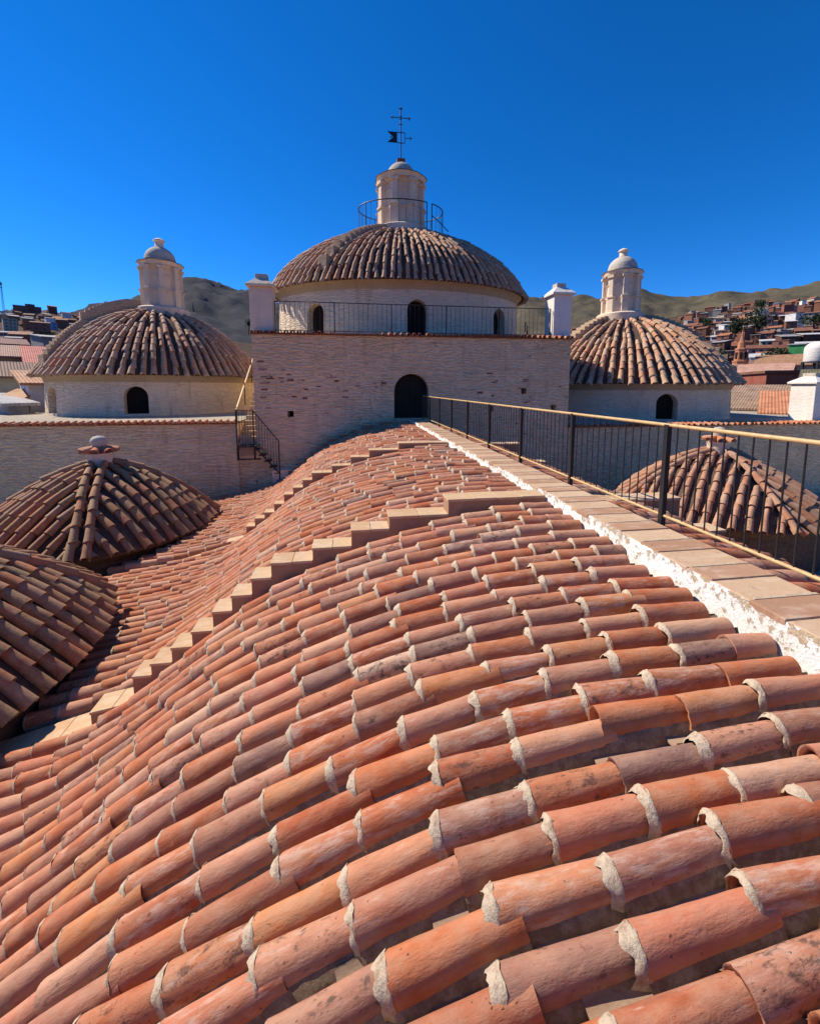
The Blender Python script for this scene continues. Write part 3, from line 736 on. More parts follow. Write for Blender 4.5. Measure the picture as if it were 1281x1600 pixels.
rl3 = thing('slanted_railing', 'short slanting black handrail at the right end of the block beside the right pier', 'railing', (10, 21, BZ))
railing(rl3, [(10.0, 22.6, BZ + .1), (10.55, 23.9, BZ + .55), (11.0, 25.2, BZ + 1.0)], .6, 1, 0, .02, .008, .018, low=None)

# ------------------------------------------------------------------ domes
def dome(name, label, c, a, b, zb, ze, zt, n, s, ls, niches, stairs, power=.55, ov=.42, mat=None, nich=(1.0, 1.65), rows=None, topr=.2, glab=None):
    t = thing(name, label, 'dome', (c[0], c[1], zb), 'tiled domes of the church')
    def zf(u): return ze + (zt - ze) * max(0, 1 - min(1, u) ** 2) ** power
    A, B = a + ov, b + ov
    hd = ze - zb
    # drum: thick ring
    N = 96; prof_o = [(1.0, zb), (1.0, ze - .55), (1.0, ze - .5)]
    mm = MB()
    ring = [(1, zb - .3, 0), (1, ze - .02, .0), (1, ze - .02, -.8), (1, zb - .3, -.8)]
    for _, z, d in ring:
        for k in range(N):
            q = 2 * math.pi * k / N; bt = .10 * (1 - (z - zb) / hd) if d == 0 else 0
            mm.v.append((c[0] + (a + d + bt) * math.cos(q), c[1] + (b + d + bt) * math.sin(q), z))
    mm.f = [(i * N + k, i * N + (k + 1) % N, ((i + 1) % 4) * N + (k + 1) % N, ((i + 1) % 4) * N + k) for i in range(4) for k in range(N)]
    dr = mm.build('drum', M['wall_drum'], t)
    cs = []; panes = []
    for q, w, h, z in niches:
        q = R(q); px, py = c[0] + a * math.cos(q), c[1] + b * math.sin(q)
        ang = math.atan2(math.sin(q) / b, math.cos(q) / a)
        cc, _, _ = arch_cutter(px, py, zb + z, w, h, ang, -2.0, 1.0); cs.append(cc)
        panes.append((px, py, zb + z, w, h, ang))
    cut(dr, cs)
    dr.data.shade_smooth(); dr.data.set_sharp_from_angle(angle=R(35))
    for px, py, z, w, h, ang in panes:
        cc, mm, M4 = arch_cutter(px, py, z - .02, w + .06, h + .05, ang, -.55, -.48); bpy.data.objects.remove(cc)
        mm.build('window', M['hole'], t, M4=M4)
    # cornice
    mm = MB()
    pr = [(.02, ze - .42), (.06, ze - .36), (.10, ze - .2), (.22, ze - .06), (.30, ze + .0), (-.3, ze + .02), (-.3, ze - .42)]
    for d, z in pr:
        for k in range(N):
            q = 2 * math.pi * k / N; mm.v.append((c[0] + (a + d) * math.cos(q), c[1] + (b + d) * math.sin(q), z))
    P_ = len(pr); mm.f = [(i * N + k, i * N + (k + 1) % N, ((i + 1) % P_) * N + (k + 1) % N, ((i + 1) % P_) * N + k) for i in range(P_) for k in range(N)]
    mm.build('cornice', M['cornice'], t, smooth='auto')
    us = np.linspace(1, .02, 26); mm = MB()
    for u in us:
        for k in range(N):
            q = 2 * math.pi * k / N; mm.v.append((c[0] + A * u * math.cos(q), c[1] + B * u * math.sin(q), zf(u) - .05 - (.0)))
    mm.f = [(i * N + k, i * N + (k + 1) % N, (i + 1) * N + (k + 1) % N, (i + 1) * N + k) for i in range(len(us) - 1) for k in range(N)] + [tuple((len(us) - 1) * N + k for k in range(N))]
    mm.build('dome_shell', M['dome_bed'], t, smooth=True)
    def nf(p):
        x, y = (p.x - c[0]) / A, (p.y - c[1]) / B; u = max(.05, min(.985, math.hypot(x, y))); sl_ = (zf(min(.995, u + .01)) - zf(u - .01)) / .02
        return Vector((-sl_ * x / u / A, -sl_ * y / u / B, 1)).normalized()
    # rows spaced evenly along the eave
    qs = np.linspace(0, 2 * math.pi, 2000); arc = np.r_[0, np.cumsum(np.hypot(np.diff(A * np.cos(qs)), np.diff(B * np.sin(qs))))]
    pitch = arc[-1] / n; mats = []
    lim = {0: topr, 1: .62, 2: .36, 3: .66}
    for k in range(n):
        q = float(np.interp((k + .5) * pitch, arc, qs)); u0 = lim[k % 4] + random.uniform(-.04, .04) if k % 4 else topr
        skew = random.uniform(-.04, .04)
        dz = zf(.0)
        pts = []
        for w in np.linspace(0, 1, 22):
            u = u0 + (1.0 - u0) * (1 - (1 - w) ** 1.7)
            qq = q + skew * (1 - u); pts.append(Vector((c[0] + A * u * math.cos(qq), c[1] + B * u * math.sin(qq), zf(u))))
        e = pts[-1]; dvec = Vector((math.cos(q), math.sin(q), -.75)); pts[-1] = e; pts.append(e + dvec * .16)
        lat = lambda f, u0=u0: .72 + .28 * f
        mats += row_tiles(pts, nf, s, jit=1.5, lat=lat, ls=ls)
    place_tiles(t, mats, tile_meshes('mid', M['dome_tile']), 'lo', M['dome_tile'], 300)
    merged('mortar_collar', MPL, [q for q in mats if random.random() < .35], M['mortar'], t)
    for (q, w, u0, u1, q1, sh) in stairs:
        n_s = 14
        for k in range(n_s):
            f = (k + .5) / n_s; u = u0 + (u1 - u0) * (f ** .8); qq = R(q + (q1 - q) * f)
            p = Vector((c[0] + A * u * math.cos(qq), c[1] + B * u * math.sin(qq), zf(u)))
            M4 = Matrix.Translation(p) @ Matrix.Rotation(qq, 4, 'Z')
            boxo('step', M['concrete_step'], t, -.55, .30, -w / 2, w / 2, -.5, sh, M4=M4, bevel=.02)
    return t, zf
CC = (3.24, 26.2); LC = (-12.6, 30.0); RC = (19.65, 27.75)
dome('central_dome', 'largest tiled dome, above the white block, with a stair on its left', CC, 7.3, 4.7, BZ, 6.92, 10.8, 103, 1.36, 1.25,
     [(-88, 1.05, 2.0, .0), (-133, 1.05, 1.9, .0), (-45, 1.05, 1.9, 0.), (90, 1, 1.8, 0.)], [(-128, .55, .97, .26, -122, .22)], .68)
dome('left_dome', 'smaller tiled dome left of the white block, behind the left pavilion', LC, 5.9, 5.9, -.05, 2.2, 6.45, 80, 1.82, 1.35,
     [(-79, 1.15, 1.5, .1), (-129, 1.1, 1.5, .1), (20, 1, 1.5, .1)], [(-130, .8, .96, .60, -140, .36), (-144, .75, .62, .2, -160, .80)], .85)
dome('right_dome', 'smaller tiled dome right of the white block, before the town hillside', RC, 6.38, 6.38, -.42, 1.75, 6.35, 76, 1.95, 1.4,
     [(-103, 1.2, 1.5, .05), (-48, 1.1, 1.5, .05), (-200, 1, 1.5, .05)], [(-172, .9, .98, .2, -172, .40), (-46, .8, .98, .2, -40, .34)], .9)

def lantern(c, zb, r, h, label, cap_r, brick_top=False, fin=True, groove=8):
    t = thing('lantern', label, 'lantern', (c[0], c[1], zb), 'lantern turrets on the domes')
    def oct_(m, r0, z0, z1, r2=None, rot=R(22.5)): m.lathe([(r0, z0), (r2 or r0, z1)], 8, (c[0], c[1], zb), rot=rot)
    m = MB(); m.lathe([(r * 1.28, -.5), (r * 1.28, .02), (r * 1.18, .1)], 24, (c[0], c[1], zb)); m.build('plinth', M['plaster'], t, smooth='auto')
    m = MB(); oct_(m, r * .86, .05, h); m.build('body', M['plaster'], t)
    m = MB(); oct_(m, r * .96, h * .36, h * .40); oct_(m, r * .93, .1, h * .36); m.build('dado', M['plaster'], t, bevel=.02)
    for k in range(8):
        q = k * math.pi / 4 + R(22.5) + YAW * 0
        M4 = Matrix.Translation((c[0] + r * .95 * math.cos(q), c[1] + r * .95 * math.sin(q), zb)) @ Matrix.Rotation(q, 4, 'Z')
        m = MB(); m.box(-.2, .10, -.17 * r, .17 * r, .1, h * .38, M4=M4); m.box(-.2, .17, -.2 * r, .2 * r, h * .38, h * .42, M4=M4); m.box(-.2, .08, -.12 * r, .12 * r, h * .42, h * .84, M4=M4); m.box(-.2, .17, -.19 * r, .19 * r, h * .84, h * .89, M4=M4); m.build('pilaster', M['plaster'], t, bevel=.015)
        q2 = k * math.pi / 4
        ap = r * .86 * math.cos(R(22.5)) + .015
        M5 = Matrix.Translation((c[0], c[1], zb)) @ Matrix.Rotation(q2, 4, 'Z'); wq = r * .21
        pts = [M5 @ Vector((ap, -wq, h * .45))] + [M5 @ Vector((ap, -wq * math.cos(math.pi * j / 10), h * .62 + wq * math.sin(math.pi * j / 10))) for j in range(11)] + [M5 @ Vector((ap, wq, h * .45))]
        m = MB(); m.tube(pts, .05, 6); m.build('arch_moulding', M['plaster'], t, smooth='auto')
    m = MB(); oct_(m, r * .90, h * .86, h * .93, r * 1.0); m.build('frieze', M['plaster'], t)
    # flaring cornice with points over the pilasters
    m = MB(); n = 48
    pr = [(1.0, h * .91, 0), (1.02, h * .945, .3), (1.07, h * .985, .8), (1.10, h * 1.0, 1.), (1.07, h * 1.008, 1.), (cap_r / r, h * 1.03, 0)]
    for rr, z, sc in pr:
        for k in range(n):
            q = 2 * math.pi * k / n; lob = abs(math.cos(4 * (q - R(22.5)))) ** 3
            m.v.append((c[0] + r * (rr + .085 * sc * (lob - .6)) * math.cos(q), c[1] + r * (rr + .085 * sc * (lob - .6)) * math.sin(q), zb + z - .07 * sc * lob))
    m.f = [(i * n + k, i * n + (k + 1) % n, (i + 1) * n + (k + 1) % n, (i + 1) * n + k) for i in range(len(pr) - 1) for k in range(n)] + [tuple((len(pr) - 1) * n + k for k in range(n))]
    m.build('cornice', M['plaster'], t, smooth='auto')
    m = MB()
    for rr, z, sc in [(1.115, h * 1.0, 1.), (1.115, h * 1.010, 1.), (1.0, h * 1.022, .6), (cap_r / r, h * 1.035, 0)]:
        for k in range(n):
            q = 2 * math.pi * k / n; lob = abs(math.cos(4 * (q - R(22.5)))) ** 3
            m.v.append((c[0] + r * (rr + .085 * sc * (lob - .6)) * math.cos(q), c[1] + r * (rr + .085 * sc * (lob - .6)) * math.sin(q), zb + z - .07 * sc * lob + .004))
    m.f = [(i * n + k, i * n + (k + 1) % n, (i + 1) * n + (k + 1) % n, (i + 1) * n + k) for i in range(3) for k in range(n)]
    m.build('roof_edge', M['cap_iron'], t, smooth='auto')
    zc = h * 1.03 + .12
    ch = cap_r * .95
    m = MB(); m.lathe([(cap_r * 1.04, h * .98), (cap_r * 1.04, zc), (cap_r, zc + .02)], 32, (c[0], c[1], zb)); m.build('cap_ring', M['cap'], t, smooth='auto')
    m = MB(); m.lathe([(cap_r * 1.0, zc)] + [(cap_r * math.cos(j * math.pi / 20), zc + .02 + ch * math.sin(j * math.pi / 20)) for j in range(10)] + [(.02, zc + .02 + ch)], 32, (c[0], c[1], zb)); m.build('cap_dome', M['cap'], t, smooth='auto')
    zt = zb + zc + ch - .04
    if brick_top: boxo('brick_block', M['brick'], t, c[0] - .24, c[0] + .24, c[1] - .24, c[1] + .24, zt, zt + .26, bevel=.015)
    else:
        m = MB(); m.lathe([(.26, 0), (.28, .06), (.25, .1), (.25, .34), (.34, .4), (.33, .47), (.24, .54), (.12, .6), (.02, .61)], 18, (c[0], c[1], zt)); m.build('top_finial', M['plaster'], t, smooth='auto')
    return zt
zt = lantern((CC[0], CC[1]), 10.85, 1.42, 3.0, 'cream octagonal lantern on the largest dome, ringed by a black railing', .86, True)
lantern((LC[0] + .45, LC[1]), 6.55, 1.2, 2.95, 'cream octagonal lantern on the left dome', .9)
lantern((RC[0] - .4, RC[1]), 6.6, 1.22, 2.95, 'cream octagonal lantern on the right dome', .95)
# ring railing on the central dome
rr = thing('lantern_railing', 'round black railing circling the lantern on the largest dome', 'railing', (CC[0], CC[1], 11.3))
N = 36; A_, B_ = 2.58, 1.75
ringp = [(CC[0] + A_ * math.cos(R(-50) + 2 * math.pi * k / N * .975), CC[1] + B_ * math.sin(R(-50) + 2 * math.pi * k / N * .975)) for k in range(N + 1)]
m = MB(); m.tube([(x, y, 12.15) for x, y in ringp], .03, 8); m.build('top_rail', M['iron'], rr, smooth='auto')
for k, (x, y) in enumerate(ringp):
    big = k % 9 == 0; m = MB(); m.tube([(x, y, 10.3), (x, y, 12.15)], .028 if big else .010, 6); m.build('post' if big else 'baluster', M['iron'], rr)
m = MB(); x, y = ringp[0]; m.tube([(x, y, 11.5), (x + .45, y - .1, 11.1), (x + .95, y - .25, 10.55)], .025, 6); m.build('handrail', M['iron'], rr)
# weather vane
wv = thing('weather_vane', 'black iron weather vane with a swallowtail flag and cross on the central lantern', 'weather vane', (CC[0], CC[1], zt + .2))
X, Y = CC; m = MB(); m.tube([(X, Y, zt + .1), (X, Y, 18.05)], .03, 8); m.build('rod', M['iron'], wv, smooth='auto')
zc = 17.45; m = MB()
for dx, dz in ((1, 0), (-1, 0), (0, 1)):
    m.tube([(X + dx * .14, Y, zc + dz * .14), (X + dx * .55, Y, zc + dz * .55)], .022, 6)
    e = Vector((X + dx * .5, Y, zc + dz * .5)); pz = Vector((dz, 0, dx))
    m.tube([e + pz * .11, e - pz * .11], .02, 6)
    m.tube([e + pz * .07 + Vector((dx, 0, dz)) * -.04, e + Vector((dx, 0, dz)) * .12, e - pz * .07 + Vector((dx, 0, dz)) * -.04], .016, 6)
m.tube([(X + .16, Y, zc), (X + .05, Y, zc + .05), (X, Y, zc + .16), (X - .05, Y, zc + .05), (X - .16, Y, zc), (X - .05, Y, zc - .05), (X, Y, zc - .16), (X + .05, Y, zc - .05)], .02, 6, close=True)
m.tube([(X - .12, Y, zc - .36), (X + .12, Y, zc - .36)], .02, 6); m.build('cross', M['iron'], wv)
zf_ = 16.35; m = MB()
m.prism([(X - .22, zf_ - .30), (X - .22, zf_ + .30), (X - .80, zf_ + .30), (X - .45, zf_), (X - .80, zf_ - .30)], Y - .012, Y + .012); m.build('flag', M['iron'], wv)
m = MB(); m.tube([(X - .22, Y, zf_ + .29), (X + .22, Y, zf_ + .29), (X + .25, Y, zf_ + .26), (X + .25, Y, zf_ - .26), (X + .22, Y, zf_ - .29), (X - .22, Y, zf_ - .29)], .024, 6)
m.tube([(X - .64, Y, zf_), (X - .52, Y, zf_)], .03, 6); m.build('flag_frame', M['iron'], wv)
m = MB(); m.tube([(X + .25, Y, zf_), (X + .66, Y, zf_)], .02, 6); m.tube([(X + .56, Y, zf_ + .1), (X + .66, Y, zf_), (X + .56, Y, zf_ - .1)], .018, 6); m.tube([(X + .6, Y, zf_ + .09), (X + .6, Y, zf_ - .09)], .018, 6); m.build('pointer', M['iron'], wv)

# ------------------------------------------------------------------ terraces
tl = thing('terrace_wall', 'long whitewashed wall with a tile coping left of the block, below the left dome', 'wall', (-14, 19.65, -4), 'terrace walls either side of the block')
boxo('wall', M['wall'], tl, -34, -5.14, 19.62, 20.0, -4.8, -.16)
boxo('eave_course', M['brick'], tl, -34, -5.14, 19.54, 20.2, -.16, -.10)
coping(tl, -22, -5.14, 19.5, -.10, .30)
boxo('terrace_floor', M['terrace'], tl, -34, -5.14, 20.0, 37, -.6, -.06)
boxo('wall_base', M['wall'], tl, -5.14, -4.34, 19.75, 20.0, -4.8, -1.05)
tr = thing('terrace_wall', 'shaded whitewashed wall with a scalloped tile coping right of the block, below the right dome', 'wall', (20, 19.65, -4), 'terrace walls either side of the block')
boxo('wall', M['wall'], tr, 11.0, 40, 19.62, 20.0, -4.8, -.56)
boxo('eave_course', M['brick'], tr, 11.0, 40, 19.54, 20.2, -.56, -.50)
coping(tr, 11.1, 31, 19.5, -.50, .34)
boxo('terrace_floor', M['terrace'], tr, 11.0, 40, 20.0, 37, -1.0, -.44)
# stair beside the block
st = thing('stone_stair', 'narrow worn stone stair climbing along the left side of the white block', 'stair', (-4.74, 20, -1))
n = 22
for k in range(n):
    y0_, z = 19.7 + k * .325, -.98 + (k + 1) * .222
    boxo('step', M['concrete_step'], st, -5.08, -4.36, y0_, y0_ + .38, z - .9, z, bevel=.02)
boxo('stair_wall', M['wall'], st, -5.28, -5.09, 20.0, 27.2, -1.5, -.2)
m = MB(); m.tube([(-5.2, 19.85, .48), (-5.35, 27, 4.9)], .038, 8); m.build('handrail', M['rail'], st, smooth='auto')
for k in range(5):
    yy = 19.9 + k * 1.7; zz = -.7 + (yy - 19.7) * .683; m = MB(); m.tube([(-5.2 - .02 * k, yy, zz), (-5.2 - .02 * k, yy, zz + 1.15)], .025, 6); m.build('post', M['iron'], st)
ms = thing('iron_stair', 'black iron landing and steep stair with railing in front of the white walls', 'stair', (-4.2, 19.2, -2.6))
boxo('landing', M['iron'], ms, -5.0, -4.2, 18.9, 19.6, -1.16, -1.10)
boxo('landing_frame', M['iron'], ms, -5.02, -4.0, 18.88, 18.93, -1.72, -1.66)
for x in (-4.95, -4.25): boxo('strut', M['iron'], ms, x - .03, x + .03, 18.88, 18.94, -1.7, -1.1)
P = [Vector((-5.0, 18.95, -1.12)), Vector((-4.28, 18.95, -1.12)), Vector((-3.22, 18.95, -2.5))]
m = MB(); m.tube([p + Vector((0, 0, 1.6)) for p in P], .022, 8); m.build('handrail', M['iron'], ms, smooth='auto')
m = MB(); m.tube([P[1], P[2] + Vector((0, 0, .1))], .028, 8); m.build('stringer', M['iron'], ms)
for i, p in enumerate(P): boxo('post', M['iron'], ms, p.x - .024, p.x + .024, p.y - .02, p.y + .02, p.z - (.3 if i == 2 else .6), p.z + 1.6)
for a, b, nb in ((P[0], P[1], 5), (P[1], P[2], 8)):
    for k in range(1, nb + 1):
        q = a.lerp(b, k / (nb + 1)); m = MB(); m.tube([q + Vector((0, 0, .05)), q + Vector((0, 0, 1.6))], .009, 6); m.build('baluster', M['iron'], ms)
for k in range(5):
    q = P[1].lerp(P[2], (k + .5) / 5); boxo('tread', M['iron'], ms, q.x - .14, q.x + .14, 18.95, 19.5, q.z - .03, q.z + .01)
boxo('base_block', M['plaster'], ms, -3.55, -2.1, 18.96, 19.58, -3.6, -2.25)

# ------------------------------------------------------------------ town
def house(x, y, z, w, d, h, yaw, col, rcol, roof, label, group, wins=0, name='house', name_cat='house', wincol=None, floors=1, rise=None):
    t = thing(name, label, name_cat, (x, y, z), group); t.rotation_euler = (0, 0, yaw)
    def P(nm, m, mat, c):
        me = bpy.data.meshes.new(nm); me.from_pydata(m.v, [], m.f); me.materials.append(mat)
        bm = bmesh.new(); bm.from_mesh(me); bmesh.ops.recalc_face_normals(bm, faces=bm.faces); bm.to_mesh(me); bm.free()
        o = bpy.data.objects.new(nm, me); COL.objects.link(o); o.parent = t; o.color = (*c, 1); return o
    m = MB(); m.box(-w / 2, w / 2, -d / 2, d / 2, -6, h); P('wall', m, M['house'], col)
    m = MB()
    if roof == 'flat':
        m.box(-w / 2 - .25, w / 2 + .25, -d / 2 - .25, d / 2 + .25, h, h + .3); P('roof', m, M['flat'], rcol)
    elif roof == 'shed':
        rs = rise or d * .22
        m.add([(-w / 2 - .4, -d / 2 - .5, h - .05), (w / 2 + .4, -d / 2 - .5, h - .05), (w / 2 + .4, d / 2 + .4, h + rs), (-w / 2 - .4, d / 2 + .4, h + rs), (-w / 2 - .4, -d / 2 - .5, h + .12), (w / 2 + .4, -d / 2 - .5, h + .12), (w / 2 + .4, d / 2 + .4, h + rs + .17), (-w / 2 - .4, d / 2 + .4, h + rs + .17)], [(0, 3, 2, 1), (4, 5, 6, 7), (0, 1, 5, 4), (1, 2, 6, 5), (2, 3, 7, 6), (3, 0, 4, 7)]); P('roof', m, M['roof'], rcol)
        g = MB(); g.add([(-w / 2, -d / 2, h), (w / 2, -d / 2, h), (w / 2, d / 2, h), (-w / 2, d / 2, h), (-w / 2, d / 2, h + rs * .95), (w / 2, d / 2, h + rs * .95)], [(0, 1, 5, 4), (0, 4, 3), (1, 2, 5), (3, 4, 5, 2)]); P('gable', g, M['house'], col)
    else:
        rs = rise or d * .26
        for sg in (-1, 1):
            m.add([(-w / 2 - .4, sg * (d / 2 + .5), h - .1), (w / 2 + .4, sg * (d / 2 + .5), h - .1), (w / 2 + .4, 0, h + rs), (-w / 2 - .4, 0, h + rs), (-w / 2 - .4, sg * (d / 2 + .5), h + .06), (w / 2 + .4, sg * (d / 2 + .5), h + .06), (w / 2 + .4, 0, h + rs + .16), (-w / 2 - .4, 0, h + rs + .16)], [(0, 3, 2, 1), (4, 5, 6, 7), (0, 1, 5, 4), (1, 2, 6, 5), (2, 3, 7, 6), (3, 0, 4, 7)])
        P('roof', m, M['roof'], rcol)
        g = MB(); g.prism([(-d / 2, h), (d / 2, h), (0, h + rs - .05)], -w / 2 + .01, w / 2 - .01); g.v = [(p[1], p[0], p[2]) for p in g.v]; P('gable', g, M['house'], col)
    fh = h / floors
    for fl in range(floors):
        for k in range(wins):
            wx = (k + .5) / wins * w * .9 - w * .45 + random.uniform(-.2, .2); ww = random.uniform(.5, .75)
            m = MB(); m.box(wx - ww, wx + ww, -d / 2 - .04, -d / 2 + .05, fl * fh + fh * .35, fl * fh + fh * .78); P('window', m, M['pane'], (.02, .02, .02))
    return t
COLS = [('brown brick', (.24, .105, .07), 10), ('dark brick', (.155, .07, .05), 8), ('orange brick', (.36, .16, .095), 5), ('grey', (.34, .32, .30), 3), ('white', (.70, .68, .65), 3), ('cream', (.55, .46, .33), 3), ('pink', (.55, .30, .28), 1), ('blue', (.20, .33, .55), .6), ('green', (.22, .38, .22), .3), ('yellow', (.55, .42, .18), .6)]
ROOFS = [('flat slab roof', 'flat', (.42, .38, .35), 5), ('flat brown roof', 'flat', (.25, .16, .12), 4), ('pale tin roof', 'shed', (.62, .62, .62), 3), ('rusty tin roof', 'shed', (.30, .16, .11), 4), ('brown tile roof', 'gable', (.27, .12, .075), 4), ('orange tile roof', 'gable', (.40, .18, .10), 2), ('grey sheet roof', 'shed', (.36, .36, .37), 3)]
def pick(L): return random.choices(L, [l[-1] for l in L])[0]
placed = []
def where(a, dd):
    row = 'foot' if dd < 260 else 'lower' if dd < 420 else 'middle' if dd < 600 else 'upper'
    c = (a - 41) / 14 if a > 0 else (a + 38) / 10
    return row + ' ' + ('left' if c < .33 else 'centre' if c < .66 else 'right')
def town(n, a0, a1, e0, e1, side):
    made = 0; tries = 0
    while made < n and tries < 8000:
        tries += 1
        a = random.uniform(a0, a1); tt = random.random(); dd = 135 + 700 * tt ** 1.25
        x, y = dd * math.sin(R(a)), dd * math.cos(R(a))
        if any((x - p[0]) ** 2 + (y - p[1]) ** 2 < (6.2 + p[2] * .008) ** 2 for p in placed): continue
        placed.append((x, y, dd))
        cn, c, _ = pick(COLS); rn, rk, rc, _ = pick(ROOFS)
        fl = random.choices([1, 2, 3, 4], [3, 5, 3, 1])[0]; w = random.uniform(5, 10.5); d = random.uniform(5, 8)
        j = random.uniform(.8, 1.2); c = tuple(min(.8, q * j) for q in c)
        siz = {1: 'one storey', 2: 'two storey', 3: 'three storey', 4: 'tall four storey'}[fl]
        lab = f'{siz} {cn} house with {rn}, {where(a, dd)} of {side} hillside'
        house(x, y, zground(x, y) - .3, w, d, fl * 2.8, -R(a) + random.gauss(0, .45), c, rc, rk, lab, f'houses on the {side} hillside', 0 if dd > 520 else random.randint(1, 3), floors=fl)
        made += 1
town(228, 41, 53.5, 0, 1, 'right')
town(22, 29, 40, 0, 1, 'right')
town(66, -36.5, -28.5, 0, 1, 'left')
def px(u, v, dist):                       # survey: bearing and height of a point seen at photo pixel (u,v), at a ground distance
    fw = Vector((math.sin(YAW) * math.cos(PIT), math.cos(YAW) * math.cos(PIT), -math.sin(PIT))); rt = Vector((math.cos(YAW), -math.sin(YAW), 0)); up = rt.cross(fw)
    r = fw + rt * (u - 640.5) / 641 - up * (v - 678) / 641; k = dist / math.hypot(r.x, r.y); return EYE + r * k
def near_house(u0, u1, vt, dist, d, h, yaw, col, rcol, roof, label, wins=0, floors=1, rise=None, name='house', cat='house'):
    a = px(u0, vt, dist); b = px(u1, vt, dist); w = (b - a).length; c = (a + b) / 2; ang = math.atan2((b - a).y, (b - a).x)
    dirv = Vector((c.x, c.y, 0)).normalized(); c = c + dirv * d / 2
    return house(c.x, c.y, c.z - h, w, d, h, ang + yaw, col, rcol, roof, label, None, wins, floors=floors, rise=rise, name=name, name_cat=cat)
# left, close roofs
near_house(40, 108, 572, 62, 8, 5, .05, (.25, .10, .08), (.58, .17, .13), 'shed', 'red sheet roofed house left of the left dome', rise=2.6)
near_house(-20, 40, 558, 66, 9, 5, .0, (.42, .30, .2), (.36, .2, .14), 'shed', 'house with a tan tile roof at the left edge', rise=1.9)
near_house(-40, 42, 538, 85, 12, 6, .0, (.3, .17, .12), (.20, .085, .055), 'shed', 'house with a dark brown tile roof farther back at the left edge', rise=1.8)
near_house(-30, 56, 589, 46, 6, 6, .02, (.46, .42, .30), (.25, .15, .11), 'gable', 'cream house with a window under a long brown tile roof at the left edge', 3, rise=1.2)
near_house(35, 84, 601, 36, 5, 4.5, .1, (.62, .63, .68), (.5, .27, .14), 'shed', 'small white building with a tan tile roof beside the left drum', rise=.9)
near_house(-12, 24, 633, 33, 4, 3, .3, (.4, .4, .4), (.46, .46, .47), 'shed', 'low shed with a grey metal roof behind the left terrace', rise=.5)
near_house(20, 40, 627, 35, 3, 3, -.3, (.6, .6, .62), (.55, .33, .18), 'shed', 'little white annex with an orange roof corner behind the left terrace', rise=.6)
near_house(110, 130, 522, 150, 8, 8, 0, (.30, .09, .06), (.3, .12, .08), 'flat', 'red brick tower house among roofs behind the left dome')
near_house(55, 120, 528, 120, 12, 4, .2, (.3, .28, .27), (.42, .42, .42), 'shed', 'long grey sheet roofed hall behind the red roof', rise=1.5)
# right, close buildings
near_house(1146, 1290, 583, 62, 16, 9, .35, (.30, .10, .065), (.2, .1, .07), 'flat', 'long red brick building right of the right dome')
near_house(1140, 1228, 640, 44, 7, 4, -.1, (.5, .4, .3), (.36, .25, .17), 'shed', 'low roof of weathered grey brown tiles beside the right dome', rise=1.9)
near_house(1190, 1300, 648, 40, 6, 4, .05, (.5, .4, .3), (.62, .27, .14), 'shed', 'low roof of bright orange tiles behind the right terrace', rise=1.5)
near_house(1178, 1330, 570, 120, 16, 7, .05, (.55, .36, .22), (.42, .24, .13), 'gable', 'long hall with a tan tile roof behind the brick building', rise=2.6)
near_house(1140, 1240, 584, 95, 10, 5, -.1, (.6, .45, .36), (.55, .33, .24), 'gable', 'low pink roofed house before the long hall', rise=1.8)
near_house(1255, 1300, 598, 50, 6, 4, 0, (.10, .07, .06), (.16, .15, .09), 'shed', 'dark shed with an olive roof above the right pier', rise=1.2)
near_house(1232, 1258, 538, 170, 9, 3, .0, (.08, .38, .12), (.7, .7, .7), 'flat', 'bright green painted wall with pale roof on the lower right hillside', name='house')
# church steeple
q = px(1155, 580, 125); SF = .62; sp = thing('steeple', 'slim terracotta brick church steeple with a pointed cap, below the right hillside', 'steeple', q)
for nm, prof, mt, nn in (('tower', [(3.3, -8), (3.2, 3.2), (3.4, 3.3), (3.4, 3.7), (2.7, 3.8), (2.4, 7.6)], 'obj', 8), ('spire', [(2.7, 7.6), (2.6, 8.0), (1.7, 8.2), (1.5, 10.0), (1.0, 10.6), (.5, 12.2), (.08, 14.8)], 'obj', 8)):
    m = MB(); m.lathe([(a_ * .5, b_ * .66) for a_, b_ in prof], nn, (0, 0, 0), rot=R(22.5)); me = bpy.data.meshes.new(nm); me.from_pydata(m.v, [], m.f); me.materials.append(M['house']); o = bpy.data.objects.new(nm, me); COL.objects.link(o); o.parent = sp; o.color = (.50, .22, .12, 1)
for k in range(8):
    a = k * math.pi / 4; m = MB(); m.box(1.1, 1.30, -.25, .25, 2.9, 4.4, M4=Matrix.Rotation(a, 4, 'Z')); me = bpy.data.meshes.new('belfry_opening'); me.from_pydata(m.v, [], m.f); me.materials.append(M['hole']); o = bpy.data.objects.new('belfry_opening', me); COL.objects.link(o); o.parent = sp
# dish / tank
q = px(1277, 549, 58); dk = thing('water_tank', 'white rounded water tank at the right edge above the olive roof', 'water tank', q)
m = MB(); m.lathe([(.9, -1.1), (1.0, -.9), (1.0, .2)] + [(1.0 * math.cos(j * .17), .2 + .8 * math.sin(j * .17)) for j in range(1, 9)] + [(.05, 1.0)], 24); me = bpy.data.meshes.new('tank'); me.from_pydata(m.v, [], m.f); me.materials.append(M['white']); me.shade_smooth(); o = bpy.data.objects.new('tank', me); COL.objects.link(o); o.parent = dk
m = MB(); [m.box(x - .1, x + .1, y - .1, y + .1, -5, -1.0) for x in (-.7, .7) for y in (-.7, .7)]; me = bpy.data.meshes.new('stand'); me.from_pydata(m.v, [], m.f); me.materials.append(M['iron']); o = bpy.data.objects.new('stand', me); COL.objects.link(o); o.parent = dk
